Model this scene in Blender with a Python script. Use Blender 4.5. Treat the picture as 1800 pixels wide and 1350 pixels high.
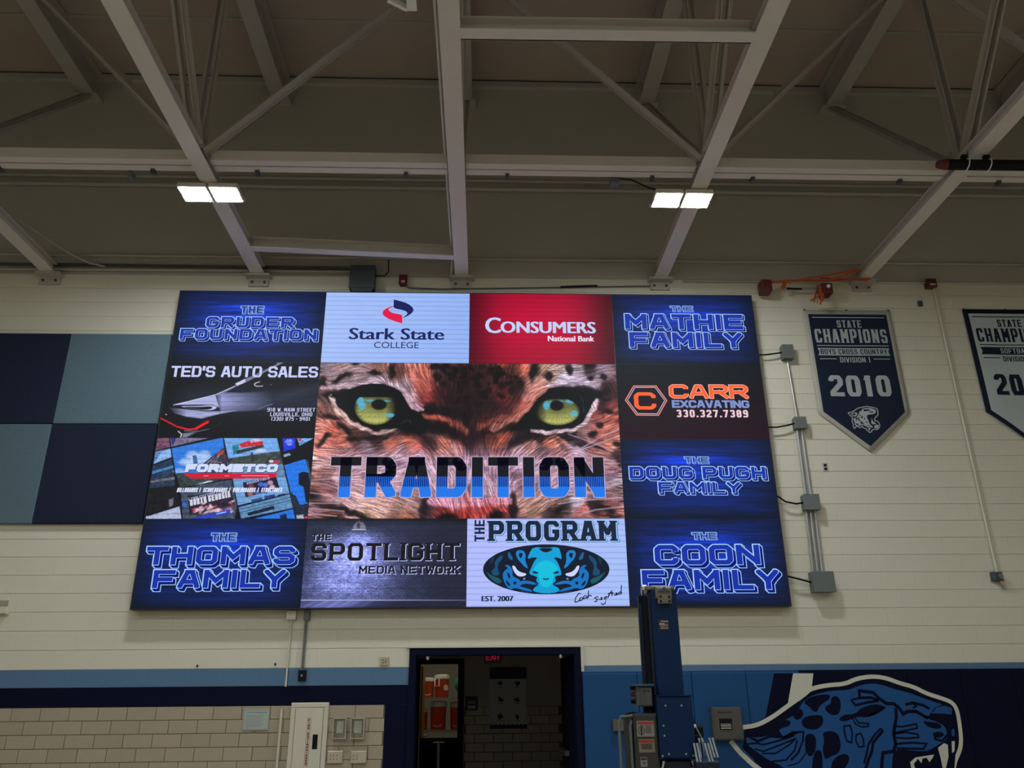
import bpy, math, random
import numpy as np
from mathutils import Matrix, Vector
random.seed(7); np.random.seed(7)
C = bpy.context.scene
COL = C.collection
for o in list(bpy.data.objects): bpy.data.objects.remove(o)

# ------------------------------------------------------------------ camera, world, exposure
FPX, PIT, YAW, ROL, CD, CH = 1411.43, 0.368714, 0.0378803, -0.00902474, 9.45724, 1.6
_f = np.array([math.sin(YAW)*math.cos(PIT), math.cos(YAW)*math.cos(PIT), math.sin(PIT)])
_r0 = np.array([math.cos(YAW), -math.sin(YAW), 0.0]); _u0 = np.cross(_r0, _f)
_rt = _r0*math.cos(ROL)+_u0*math.sin(ROL); _up = -_r0*math.sin(ROL)+_u0*math.cos(ROL)
CAM = np.array([0, -CD, CH])
cam = bpy.data.cameras.new('camera'); cam.sensor_width = 36; cam.lens = FPX/1800*36; cam.clip_end = 200
co = bpy.data.objects.new('camera', cam); COL.objects.link(co)
M = Matrix.Identity(4)
for i in range(3):
    M[i][0], M[i][1], M[i][2], M[i][3] = _rt[i], _up[i], -_f[i], CAM[i]
co.matrix_world = M
C.camera = co
W_ = bpy.data.worlds.new('world'); C.world = W_; W_.use_nodes = True
W_.node_tree.nodes['Background'].inputs[0].default_value = (.55, .58, .62, 1)
W_.node_tree.nodes['Background'].inputs[1].default_value = 0.02
C.view_settings.view_transform = 'Standard'; C.view_settings.look = 'None'
C.view_settings.exposure = 0; C.view_settings.gamma = 1; C.view_settings.use_curve_mapping = False
LAMP_NEAR, LAMP_FAR, LAMP_HALL, LAMP_CLOSET = 345, 260, 3, 10   # strength of the lamps own lenses

def ray(px, py): return _f*FPX+_rt*(px-900)-_up*(py-675)
def P(px, py, Y=0.0):                       # a photo point on the upright plane Y
    d = ray(px, py); return CAM+d*((Y+CD)/d[1])
def PZ(px, py, Z):
    d = ray(px, py); return CAM+d*((Z-CH)/d[2])
def proj(X, Y, Z):
    dx, dy, dz = X-CAM[0], Y-CAM[1], Z-CAM[2]
    z = dx*_f[0]+dy*_f[1]+dz*_f[2]
    return (900+FPX*(dx*_rt[0]+dy*_rt[1]+dz*_rt[2])/z, 675-FPX*(dx*_up[0]+dy*_up[1]+dz*_up[2])/z)

# ------------------------------------------------------------------ materials
def lin(c):
    c = np.asarray(c, float)/255.0
    return np.where(c <= .04045, c/12.92, ((c+.055)/1.055)**2.4)
_mc = {}
def mat(name, rgb, rough=.6, metal=0, noise=.06, scale=8, bump=0.0, tilevar=0, spec=.4):
    """rgb = linear albedo; small procedural colour variation and optional bump."""
    if name in _mc: return _mc[name]
    m = bpy.data.materials.new(name); m.use_nodes = True; _mc[name] = m
    nt = m.node_tree; b = nt.nodes['Principled BSDF']
    b.inputs['Roughness'].default_value = rough; b.inputs['Metallic'].default_value = metal
    b.inputs['Specular IOR Level'].default_value = spec
    tc = nt.nodes.new('ShaderNodeTexCoord'); n = nt.nodes.new('ShaderNodeTexNoise')
    n.inputs['Scale'].default_value = scale; n.inputs['Detail'].default_value = 4
    nt.links.new(tc.outputs['Object'], n.inputs['Vector'])
    mx = nt.nodes.new('ShaderNodeMix'); mx.data_type = 'RGBA'
    a = [min(1, c*(1-noise)) for c in rgb]; d = [min(1, c*(1+noise)) for c in rgb]
    mx.inputs[6].default_value = (*a, 1); mx.inputs[7].default_value = (*d, 1)
    nt.links.new(n.outputs['Fac'], mx.inputs[0])
    out = mx.outputs[2]
    if tilevar:
        oi = nt.nodes.new('ShaderNodeObjectInfo'); mr = nt.nodes.new('ShaderNodeMapRange')
        mr.inputs[3].default_value = 1-tilevar; mr.inputs[4].default_value = 1+tilevar
        nt.links.new(oi.outputs['Random'], mr.inputs[0])
        vm = nt.nodes.new('ShaderNodeVectorMath'); vm.operation = 'SCALE'
        nt.links.new(out, vm.inputs[0]); nt.links.new(mr.outputs[0], vm.inputs['Scale']); out = vm.outputs[0]
    nt.links.new(out, b.inputs['Base Color'])
    if bump:
        n2 = nt.nodes.new('ShaderNodeTexNoise'); n2.inputs['Scale'].default_value = 60; n2.inputs['Detail'].default_value = 6
        nt.links.new(tc.outputs['Object'], n2.inputs['Vector'])
        bp = nt.nodes.new('ShaderNodeBump'); bp.inputs['Strength'].default_value = bump; bp.inputs['Distance'].default_value = .01
        nt.links.new(n2.outputs['Fac'], bp.inputs['Height']); nt.links.new(bp.outputs[0], b.inputs['Normal'])
    return m
def emis(rgb, strength=1.0):
    k = 'light_%d_%d_%d_%g' % (*[int(c) for c in rgb], strength)
    if k in _mc: return _mc[k]
    m = bpy.data.materials.new(k); m.use_nodes = True; _mc[k] = m
    b = m.node_tree.nodes['Principled BSDF']; l = lin(rgb)
    b.inputs['Base Color'].default_value = (.01, .01, .01, 1); b.inputs['Roughness'].default_value = .7
    b.inputs['Specular IOR Level'].default_value = .1
    b.inputs['Emission Color'].default_value = (*l, 1); b.inputs['Emission Strength'].default_value = strength
    return m
def ink(rgb, k=2.0, rough=.8):               # printed colour; rgb as seen in the photo under the hall light
    l = [min(.9, float(c)*k) for c in lin(rgb)]
    return mat('ink_%d_%d_%d_%g' % (*[int(c) for c in rgb], k), l, rough, noise=.04, spec=.2)
def led_mat():
    m = bpy.data.materials.new('led_pixels'); m.use_nodes = True; nt = m.node_tree; b = nt.nodes['Principled BSDF']
    a = nt.nodes.new('ShaderNodeAttribute'); a.attribute_name = 'led'
    b.inputs['Base Color'].default_value = (.01, .01, .01, 1); b.inputs['Roughness'].default_value = .7
    b.inputs['Specular IOR Level'].default_value = .1
    nt.links.new(a.outputs['Color'], b.inputs['Emission Color']); b.inputs['Emission Strength'].default_value = 1
    return m
LED = led_mat()
WHT = (.605, .575, .455)
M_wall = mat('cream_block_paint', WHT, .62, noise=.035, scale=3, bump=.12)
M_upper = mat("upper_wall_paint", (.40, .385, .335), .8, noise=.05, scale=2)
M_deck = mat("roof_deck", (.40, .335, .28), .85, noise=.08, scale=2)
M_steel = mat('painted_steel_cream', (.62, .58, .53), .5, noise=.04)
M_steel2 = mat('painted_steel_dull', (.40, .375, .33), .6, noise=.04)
M_lblue = mat('light_blue_paint', (.075, .155, .26), .6, noise=.05, scale=5)
M_navy = mat('navy_paint', (.0035, .005, .019), .8, noise=.1, spec=.08)
M_tile = mat('glazed_tan_tile', (.36, .30, .215), .45, noise=.05, scale=20, tilevar=.05)
M_tiled = mat('corridor_tile', (.42, .40, .30), .35, noise=.05, scale=20, tilevar=.05)
M_mort = mat('mortar', (.10, .085, .06), .9)
M_mortw = mat('painted_mortar', (.50, .48, .41), .8)
M_grey = mat('grey_metal', (.12, .135, .13), .45, metal=.1)
M_dgrey = mat('dark_grey_metal', (.05, .06, .065), .5)
M_black = mat('black_rubber', (.006, .006, .008), .7, spec=.15)
M_galv = mat('galvanised_steel', (.38, .38, .37), .4, metal=.6)
M_alu = mat('bright_aluminium', (.55, .68, .85), .25, metal=1)
M_pad = mat('blue_vinyl_pad', (.011, .062, .165), .6, noise=.05, spec=.15)
M_padn = mat('navy_vinyl_pad', (.003, .004, .017), .7, noise=.05, spec=.08)
M_lift = mat('blue_enamel', (.0015, .018, .066), .4, noise=.06, spec=.2)
M_cast = mat('cast_alloy', (.16, .145, .11), .5, metal=.2)
M_floor = mat('varnished_maple_floor', (.46, .385, .28), .35, noise=.1)
M_beige = mat('cream_enamel', (.58, .54, .43), .4, noise=.03)
M_teal = mat('blue_grey_felt', (.095, .15, .18), .95, noise=.14, scale=40, bump=.4)
M_navf = mat('navy_felt', (.007, .012, .034), .95, noise=.2, scale=40, bump=.3)
M_red = mat('dark_red_enamel', (.10, .012, .015), .5)
M_orng = mat('orange_strap', (.42, .07, .015), .6)
M_cool = mat('cooler_orange', (.62, .07, .02), .4)
M_cwht = mat('cooler_white', (.75, .75, .70), .45)
M_wood = mat('varnished_oak', (.42, .19, .04), .4, noise=.2, scale=15)
M_green = mat('green_plastic', (.02, .25, .16), .5)
M_clear = mat('clear_cover', (.42, .40, .34), .25, noise=.02)

# ------------------------------------------------------------------ mesh helpers
class MB:
    def __init__(s): s.v = []; s.f = []; s.m = []; s.mats = []
    def mi(s, m):
        if m not in s.mats: s.mats.append(m)
        return s.mats.index(m)
    def face(s, pts, m):
        i = len(s.v); s.v += [tuple(map(float, p)) for p in pts]; s.f.append(tuple(range(i, i+len(pts)))); s.m.append(s.mi(m)); return s
    def hexa(s, c, m):                          # 8 corners: bottom ring 0-3, top ring 4-7
        i = len(s.v); s.v += [tuple(map(float, p)) for p in c]; k = s.mi(m)
        for q in ((3, 2, 1, 0), (4, 5, 6, 7), (0, 1, 5, 4), (1, 2, 6, 5), (2, 3, 7, 6), (3, 0, 4, 7)):
            s.f.append(tuple(i+a for a in q)); s.m.append(k)
        return s
    def box(s, x0, x1, y0, y1, z0, z1, m, ch=0.0, chx=None):
        if ch:                                   # front edges chamfered (front = -Y)
            a = ch; ax_ = chx if chx is not None else ch
            b = [(x0, y1, z0), (x1, y1, z0), (x1, y1, z1), (x0, y1, z1)]
            c_ = [(x0, y0+a, z0), (x1, y0+a, z0), (x1, y0+a, z1), (x0, y0+a, z1)]
            d = [(x0+ax_, y0, z0+a), (x1-ax_, y0, z0+a), (x1-ax_, y0, z1-a), (x0+ax_, y0, z1-a)]
            i = len(s.v); s.v += b+c_+d; k = s.mi(m)
            for q in ((3, 2, 1, 0), (8, 9, 10, 11)): s.f.append(tuple(i+t for t in q)); s.m.append(k)
            for r in (0, 4):
                for t in range(4):
                    u = (t+1) % 4; s.f.append((i+r+t, i+r+u, i+r+4+u, i+r+4+t)); s.m.append(k)
            return s
        return s.hexa([(x0, y0, z0), (x1, y0, z0), (x1, y1, z0), (x0, y1, z0), (x0, y0, z1), (x1, y0, z1), (x1, y1, z1), (x0, y1, z1)], m)
    def bar(s, p, q, w, h, m, side=None):        # rectangular bar p->q, w along side, h across
        p = Vector(p); q = Vector(q); d = (q-p).normalized()
        sd = Vector(side) if side is not None else (Vector((0, 0, 1)).cross(d) if abs(d.z) < .95 else Vector((1, 0, 0)))
        sd = (sd-d*sd.dot(d)).normalized(); n = d.cross(sd).normalized()
        a = sd*w/2; b = n*h/2
        return s.hexa([p-a-b, p+a-b, p+a+b, p-a+b, q-a-b, q+a-b, q+a+b, q-a+b], m)
    def tube(s, pts, r, m, n=10, cap=True):
        pts = [Vector(p) for p in pts]; rs = r if isinstance(r, (list, tuple)) else [r]*len(pts)
        i0 = len(s.v); k = s.mi(m); ref = None
        for j, p in enumerate(pts):
            d = (pts[min(j+1, len(pts)-1)]-pts[max(j-1, 0)]).normalized()
            if ref is None: ref = Vector((0, 0, 1)) if abs(d.z) < .9 else Vector((1, 0, 0))
            a = (ref-d*ref.dot(d)).normalized(); b = d.cross(a); ref = a
            for t in range(n):
                g = 2*math.pi*t/n; s.v.append(tuple(p+(a*math.cos(g)+b*math.sin(g))*rs[j]))
        for j in range(len(pts)-1):
            for t in range(n):
                u = (t+1) % n; s.f.append((i0+j*n+t, i0+j*n+u, i0+(j+1)*n+u, i0+(j+1)*n+t)); s.m.append(k)
        if cap:
            s.f.append(tuple(i0+t for t in range(n))[::-1]); s.m.append(k)
            s.f.append(tuple(i0+(len(pts)-1)*n+t for t in range(n))); s.m.append(k)
        return s
    def lathe(s, c, prof, m, n=20):              # prof: (r, z) pairs about the vertical through c
        i0 = len(s.v); k = s.mi(m)
        for r, z in prof:
            for t in range(n):
                g = 2*math.pi*t/n; s.v.append((c[0]+r*math.cos(g), c[1]+r*math.sin(g), c[2]+z))
        for j in range(len(prof)-1):
            for t in range(n):
                u = (t+1) % n; s.f.append((i0+j*n+t, i0+j*n+u, i0+(j+1)*n+u, i0+(j+1)*n+t)); s.m.append(k)
        s.f.append(tuple(i0+t for t in range(n))[::-1]); s.m.append(k)
        s.f.append(tuple(i0+(len(prof)-1)*n+t for t in range(n))); s.m.append(k)
        return s
    def prism(s, pts, y0, y1, m):                # (x,z) outline thick from y0 (front) to y1
        n = len(pts); i = len(s.v); k = s.mi(m)
        s.v += [(float(a), y0, float(b)) for a, b in pts]+[(float(a), y1, float(b)) for a, b in pts]
        s.f.append(tuple(range(i, i+n))); s.f.append(tuple(range(i+n, i+2*n))[::-1]); s.m += [k, k]
        for t in range(n):
            u = (t+1) % n; s.f.append((i+t, i+n+t, i+n+u, i+u)); s.m.append(k)
        return s
ORG = {}
def obj(name, mb, parent=None, smooth=False):
    o0 = ORG.get(parent.name, (0, 0, 0)) if parent else (0, 0, 0)
    me = bpy.data.meshes.new(name)
    me.from_pydata([(x-o0[0], y-o0[1], z-o0[2]) for x, y, z in mb.v], [], mb.f)
    for m in mb.mats: me.materials.append(m)
    me.polygons.foreach_set('material_index', mb.m)
    if smooth: me.polygons.foreach_set('use_smooth', [True]*len(mb.f))
    me.update()
    o = bpy.data.objects.new(name, me); COL.objects.link(o)
    if parent: o.parent = parent; ORG[o.name] = o0
    else: ORG[o.name] = (0, 0, 0)
    return o
def tag(o, label, cat, group=None):
    o['label'] = label; o['category'] = cat
    if group: o['group'] = group
    return o
def thing(name, label, cat, loc, group=None):
    o = bpy.data.objects.new(name, None); COL.objects.link(o); o.empty_display_size = .1
    o.location = tuple(map(float, loc)); ORG[o.name] = tuple(map(float, loc)); return tag(o, label, cat, group)
def copy_tree(o, loc, label=None):
    c = o.copy(); COL.objects.link(c); c.location = tuple(map(float, loc)); ORG[c.name] = tuple(map(float, loc))
    if label: c['label'] = label
    for ch in [k for k in ALLOBJ() if k.parent == o]:
        d = ch.copy(); COL.objects.link(d); d.parent = c
        for g in [k for k in ALLOBJ() if k.parent == ch]:
            e = g.copy(); COL.objects.link(e); e.parent = d
    return c
def ALLOBJ(): return list(bpy.data.objects)
def struct(name, mb, parent=None):
    o = obj(name, mb, parent); o['kind'] = 'structure'; return o

# ------------------------------------------------------------------ stroke lettering
G = {
 'A': [[(0, 0), (.36, 1), (.64, 1), (1, 0)], [(.16, .3), (.84, .3)]],
 'B': [[(0, 0), (0, 1), (.82, 1), (1, .86), (1, .64), (.86, .52), (0, .52)], [(.86, .52), (1, .38), (1, .14), (.82, 0), (0, 0)]],
 'C': [[(1, .7), (1, .86), (.84, 1), (.16, 1), (0, .84), (0, .16), (.16, 0), (.84, 0), (1, .14), (1, .3)]],
 'D': [[(0, 0), (0, 1), (.8, 1), (1, .82), (1, .18), (.8, 0), (0, 0)]],
 'E': [[(1, 1), (0, 1), (0, 0), (1, 0)], [(0, .5), (.88, .5)]],
 'F': [[(1, 1), (0, 1), (0, 0)], [(0, .48), (.86, .48)]],
 'G': [[(1, .78), (1, .86), (.84, 1), (.16, 1), (0, .84), (0, .16), (.16, 0), (.84, 0), (1, .16), (1, .46), (.56, .46)]],
 'H': [[(0, 0), (0, 1)], [(1, 0), (1, 1)], [(0, .5), (1, .5)]],
 'I': [[(.5, 0), (.5, 1)]], 'J': [[(1, 1), (1, .16), (.84, 0), (.16, 0), (0, .16), (0, .3)]],
 'K': [[(0, 0), (0, 1)], [(1, 1), (.05, .45)], [(.3, .6), (1, 0)]],
 'L': [[(0, 1), (0, 0), (1, 0)]], 'M': [[(0, 0), (0, 1), (.5, .38), (1, 1), (1, 0)]],
 'N': [[(0, 0), (0, 1), (1, 0), (1, 1)]],
 'O': [[(.16, 1), (0, .84), (0, .16), (.16, 0), (.84, 0), (1, .16), (1, .84), (.84, 1), (.16, 1)]],
 'P': [[(0, 0), (0, 1), (.82, 1), (1, .86), (1, .56), (.82, .42), (0, .42)]],
 'Q': [[(.16, 1), (0, .84), (0, .16), (.16, 0), (.84, 0), (1, .16), (1, .84), (.84, 1), (.16, 1)], [(.6, .3), (1, 0)]],
 'R': [[(0, 0), (0, 1), (.82, 1), (1, .86), (1, .6), (.82, .46), (0, .46)], [(.55, .46), (1, 0)]],
 'S': [[(1, .74), (1, .86), (.84, 1), (.16, 1), (0, .87), (0, .63), (.16, .5), (.84, .5), (1, .37), (1, .13), (.84, 0), (.16, 0), (0, .13), (0, .26)]],
 'T': [[(0, 1), (1, 1)], [(.5, 1), (.5, 0)]],
 'U': [[(0, 1), (0, .16), (.16, 0), (.84, 0), (1, .16), (1, 1)]], 'V': [[(0, 1), (.42, 0), (.58, 0), (1, 1)]],
 'W': [[(0, 1), (.22, 0), (.5, .75), (.78, 0), (1, 1)]], 'X': [[(0, 0), (1, 1)], [(0, 1), (1, 0)]],
 'Y': [[(0, 1), (.5, .45), (1, 1)], [(.5, .45), (.5, 0)]], 'Z': [[(0, 1), (1, 1), (0, 0), (1, 0)]],
 '0': [[(.16, 1), (0, .84), (0, .16), (.16, 0), (.84, 0), (1, .16), (1, .84), (.84, 1), (.16, 1)]],
 '1': [[(.1, .82), (.5, 1), (.5, 0)]], '2': [[(0, .78), (0, .87), (.16, 1), (.84, 1), (1, .87), (1, .62), (0, .12), (0, 0), (1, 0)]],
 '3': [[(0, .86), (.16, 1), (.84, 1), (1, .86), (1, .64), (.86, .5), (.35, .5)], [(.86, .5), (1, .36), (1, .14), (.84, 0), (.16, 0), (0, .14)]],
 '4': [[(.0, 1), (0, .4), (1, .4)], [(.8, 1), (.8, 0)]], '5': [[(1, 1), (0, 1), (0, .55), (.84, .55), (1, .42), (1, .14), (.84, 0), (0, 0)]],
 '6': [[(1, 1), (.16, 1), (0, .84), (0, .16), (.16, 0), (.84, 0), (1, .16), (1, .4), (.84, .52), (0, .52)]],
 '7': [[(0, 1), (1, 1), (.4, 0)]],
 '8': [[(.16, 1), (0, .86), (0, .64), (.16, .52), (.84, .52), (1, .64), (1, .86), (.84, 1), (.16, 1)], [(.16, .52), (0, .38), (0, .14), (.16, 0), (.84, 0), (1, .14), (1, .38), (.84, .52)]],
 '9': [[(0, 0), (.84, 0), (1, .16), (1, .84), (.84, 1), (.16, 1), (0, .84), (0, .6), (.16, .48), (1, .48)]],
 '.': [[(.5, 0), (.5, .02)]], ',': [[(.5, .02), (.4, -.14)]], '-': [[(0, .45), (1, .45)]], "'": [[(.5, 1), (.4, .72)]],
 '|': [[(.5, -.05), (.5, 1.05)]], '(': [[(1, 1), (.2, .85), (.2, .15), (1, 0)]], ')': [[(0, 1), (.8, .85), (.8, .15), (0, 0)]]}
GW = {'I': 0, 'M': 1.18, 'W': 1.3, '.': 0, "'": 0, ',': .1, '|': 0, ' ': .55, '-': .4, '(': .3, ')': .3, '1': .45, 'J': .8, 'L': .9}
def clip(poly, ax, lo, hi):
    for sgn, lim in ((1, lo), (-1, -hi)):
        if lim is None or abs(lim) > 1e8: continue
        out = []
        for i in range(len(poly)):
            a, b = poly[i], poly[(i+1) % len(poly)]
            da, db = sgn*a[ax]-lim, sgn*b[ax]-lim
            if da >= 0: out.append(a)
            if (da >= 0) != (db >= 0):
                t = da/(da-db); out.append((a[0]+(b[0]-a[0])*t, a[1]+(b[1]-a[1])*t))
        poly = out
        if len(poly) < 3: return []
    return poly
def glyph_polys(lines, mapf, h, box, rnd=True):
    """filled pieces for the strokes; h = half width; box = clip rectangle"""
    res = []
    for ln in lines:
        p = [mapf(a) for a in ln]; closed = ln[0] == ln[-1]; n = len(p)
        turn = [180]*n
        for i in range(n):
            if closed or 0 < i < n-1:
                a = p[i-1] if i > 0 else p[n-2]; b = p[i]; c = p[i+1] if i < n-1 else p[1]
                v1 = (b[0]-a[0], b[1]-a[1]); v2 = (c[0]-b[0], c[1]-b[1])
                cs = (v1[0]*v2[0]+v1[1]*v2[1])/max(1e-9, math.hypot(*v1)*math.hypot(*v2)); turn[i] = math.degrees(math.acos(max(-1, min(1, cs))))
        for i in range(n-1):
            a, b = p[i], p[i+1]; L = math.hypot(b[0]-a[0], b[1]-a[1])
            if L < 1e-9: continue
            d = ((b[0]-a[0])/L, (b[1]-a[1])/L); nn = (-d[1]*h, d[0]*h)
            vert = abs(d[1]) > .5
            def ext(j):
                if turn[j] <= 70: return 0
                if closed or 0 < j < n-1: return h
                e = ln[j][1] if vert else ln[j][0]
                return h if e in (0, 1) or len(ln) == 2 else 0
            ea, eb = ext(i), ext(i+1)
            q = [(a[0]-d[0]*ea+nn[0], a[1]-d[1]*ea+nn[1]), (a[0]-d[0]*ea-nn[0], a[1]-d[1]*ea-nn[1]), (b[0]+d[0]*eb-nn[0], b[1]+d[1]*eb-nn[1]), (b[0]+d[0]*eb+nn[0], b[1]+d[1]*eb+nn[1])]
            res.append(q)
        for i in range(n):
            if turn[i] <= 70:
                b = p[i]; res.append([(b[0]+h*math.cos(t*math.pi/6+.26), b[1]+h*math.sin(t*math.pi/6+.26)) for t in range(12)])
    out = []
    for q in res:
        q = clip(q, 0, box[0], box[1])
        if q: q = clip(q, 1, box[2], box[3])
        if q: out.append(q)
    return out
def layout(s, X0, X1, w, gap, sp=.55):
    gw = [GW.get(c, 1) if c != ' ' else sp for c in s]
    tot = X1-X0-gap*(len(s)-1)-w*sum(1 for c in s if c != ' ')
    unit = tot/max(1e-6, sum(gw)); x = X0; res = []
    for c, g in zip(s, gw):
        ww = g*unit+(0 if c == ' ' else w)
        if c != ' ': res.append((c, x, x+ww))
        x += ww+gap
    return res
def word(mb, s, X0, X1, Z0, Z1, w, m, Y, gap=None, infl=0, off=(0, 0), shear=0, slab=0, sp=.55, band=None, asp=1.25, rot=None):
    gap = w*.35 if gap is None else gap; st = 0
    for c, a, b in layout(s, X0, X1, w, gap, sp):
        z1 = Z1; h = w/2; u0, u1 = a+h, b-h; v0, v1 = Z0+h, z1-h
        kz = asp; v0, v1 = Z0+h/kz, z1-h/kz
        f = lambda q: (u0+q[0]*(u1-u0) if u1-u0 > 1e-6 else (a+b)/2, (v0+q[1]*(v1-v0))*kz)
        dn = .2*(Z1-Z0) if c == ',' else (.1*(Z1-Z0) if c == '|' else 0)
        polys = glyph_polys(G.get(c, []), f, h+infl, (a-infl, b+infl, (Z0-infl-dn)*kz, (z1+infl+dn)*kz))
        polys = [[(x, z/kz) for x, z in q] for q in polys]
        if slab:
            done = set()
            for ln in G.get(c, []):
                for i, q in enumerate(ln):
                    if q[1] in (0, 1) and c not in 'SCGOQDU023568,.|-' or (c in 'DU' and q[1] == 1 and q[0] in (0, 1) and i in (0, len(ln)-1)) or (c == 'D' and q == (0, 0)):
                        if i in (0, len(ln)-1) or c in 'MNDBPRFE' and q[0] in (0, 1):
                            if c in 'ELZTF' and q[0] == 1: continue
                            if c == 'T' and q[1] == 1: continue
                            x, z = f(q); z /= kz; sw = w*slab
                            zz = (Z0-infl, Z0+w*.38+infl) if q[1] == 0 else (Z1-w*.38-infl, Z1+infl)
                            if (x, zz) in done: continue
                            done.add((x, zz)); polys.append([(x-sw-infl, zz[0]), (x+sw+infl, zz[0]), (x+sw+infl, zz[1]), (x-sw-infl, zz[1])])
        for q in polys:
            if band:
                for (ba, bb, bc, bd) in band:
                    r = clip(q, 0, ba, bb)
                    if r: r = clip(r, 1, bc, bd)
                    if r: mb.face([(x, Y, z) for x, z in r], m)
                continue
            q = [(x+off[0]+shear*(z-Z0), z+off[1]) for x, z in q]
            if rot: q = [(rot[0]-(z-rot[1]), rot[1]+(x-rot[0])) for x, z in q]
            st += 1; mb.face([(x, Y-1.2e-5*(st % 40), z) for x, z in q], m)
def rect(xl, yt, xr, yb, Y):                     # photo box -> X0,X1,Z0,Z1 on the plane
    xm, ym = (xl+xr)/2, (yt+yb)/2
    return P(xl, ym, Y)[0], P(xr, ym, Y)[0], P(xm, yb, Y)[2], P(xm, yt, Y)[2]
def block3d(mb, s, xl, yt, xr, yb, Y, wfrac=.24, lw=.009, d=.02, fill=(14, 44, 160), line=(150, 195, 255), dark=(10, 25, 110), sp=.55):
    """outlined letters with a sideways drop, as in the sponsor tiles"""
    X0, X1, Z0, Z1 = rect(xl, yt, xr, yb, Y); Z0 += d; X1 -= d; w = (Z1-Z0)*wfrac; lw2 = lw*.9
    kw = dict(gap=w*.42, sp=sp)
    for i in range(5): word(mb, s, X0, X1, Z0, Z1, w, emis(line), Y-.0006, infl=lw, off=(d*i/4, -d*i/4), **kw)
    for i in range(5): word(mb, s, X0, X1, Z0, Z1, w, emis(dark), Y-.0012, infl=0, off=(d*i/4, -d*i/4), **kw)
    word(mb, s, X0, X1, Z0, Z1, w, emis(line), Y-.0018, infl=lw*.15, **kw)
    word(mb, s, X0, X1, Z0, Z1, w, emis(fill), Y-.0024, infl=-lw*.6, **kw)
_tx = {}
def textmesh(s, bold=0.0):
    k = (s, bold)
    if k in _tx: return _tx[k]
    cu = bpy.data.curves.new('t', 'FONT'); cu.body = s; cu.offset = bold; cu.resolution_u = 3
    o = bpy.data.objects.new('t', cu); COL.objects.link(o); dg = bpy.context.evaluated_depsgraph_get()
    me = o.evaluated_get(dg).to_mesh(); v = [(a.co.x, a.co.y) for a in me.vertices]; f = [tuple(p.vertices) for p in me.polygons]
    o.evaluated_get(dg).to_mesh_clear(); bpy.data.objects.remove(o); bpy.data.curves.remove(cu)
    x0 = min(a[0] for a in v); x1 = max(a[0] for a in v); y0 = min(a[1] for a in v); y1 = max(a[1] for a in v)
    _tx[k] = ([((a-x0)/(x1-x0), (b-y0)/(y1-y0)) for a, b in v], f); return _tx[k]
def sans(mb, s, R, m, Y, bold=0.0, shear=0, fmap=None):
    if bold > .0001:
        for t, dx in enumerate((-1, -.33, .33, 1)): sans(mb, s, (R[0]+bold*dx, R[1]+bold*dx, R[2], R[3]), m, Y-2e-5*t, 0, shear, fmap)
        return
    X0, X1, Z0, Z1 = R; v, f = textmesh(s, 0); i = len(mb.v); k = mb.mi(m)
    fm = fmap or (lambda x, z: (x, Y, z))
    for a, b in v:
        x = X0+a*(X1-X0)+shear*b*(Z1-Z0); z = Z0+b*(Z1-Z0); mb.v.append(tuple(map(float, fm(x, z))))
    for q in f: mb.f.append(tuple(i+t for t in q)); mb.m.append(k)
def ppoly(mb, pts, Y, m, sc=1, o=(0, 0)):        # outline in photo pixels laid on plane Y
    mb.face([P(o[0]+a/sc, o[1]+b/sc, Y) for a, b in pts], m)
def pline(mb, pts, w, Y, m, sc=1, o=(0, 0), closed=False):   # stroke of width w (world) through photo points
    p = [P(o[0]+a/sc, o[1]+b/sc, Y) for a, b in pts]; p = [(q[0], q[2]) for q in p]
    if closed: p.append(p[0])
    ribbon(mb, p, w, Y, m)
def ribbon(mb, p, w, Y, m):                      # one mitred strip through (x, z) points
    p = [a for i, a in enumerate(p) if i == 0 or math.hypot(a[0]-p[i-1][0], a[1]-p[i-1][1]) > 1e-5]
    n = len(p); cl = n > 3 and math.hypot(p[0][0]-p[-1][0], p[0][1]-p[-1][1]) < 1e-6; L = []; R_2 = []
    for i in range(n):
        def dr(a, b):
            l = math.hypot(b[0]-a[0], b[1]-a[1]); return ((b[0]-a[0])/l, (b[1]-a[1])/l)
        d0 = dr(p[i-1], p[i]) if i > 0 else (dr(p[n-2], p[n-1]) if cl else None); d1 = dr(p[i], p[i+1]) if i < n-1 else (dr(p[0], p[1]) if cl else None)
        d0 = d0 or d1; d1 = d1 or d0; n0 = (-d0[1], d0[0]); n1_ = (-d1[1], d1[0]); mx_, mz_ = n0[0]+n1_[0], n0[1]+n1_[1]; l = math.hypot(mx_, mz_)
        if l < .3: mx_, mz_, k = n0[0], n0[1], 1
        else: mx_, mz_ = mx_/l, mz_/l; k = min(1.8, 1/max(.2, mx_*n0[0]+mz_*n0[1]))
        L.append((p[i][0]+mx_*w/2*k, p[i][1]+mz_*w/2*k)); R_2.append((p[i][0]-mx_*w/2*k, p[i][1]-mz_*w/2*k))
    for i in range(n-1): mb.face([(x, Y, z) for x, z in (R_2[i], R_2[i+1], L[i+1], L[i])], m)
def smooth(pts, it=2, closed=True):              # Chaikin corner cutting
    for _ in range(it):
        o = []; n = len(pts)
        for i in range(n if closed else n-1):
            a, b = pts[i], pts[(i+1) % n]; o += [(a[0]*.75+b[0]*.25, a[1]*.75+b[1]*.25), (a[0]*.25+b[0]*.75, a[1]*.25+b[1]*.75)]
        pts = o if closed else [pts[0]]+o+[pts[-1]]
    return pts

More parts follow.
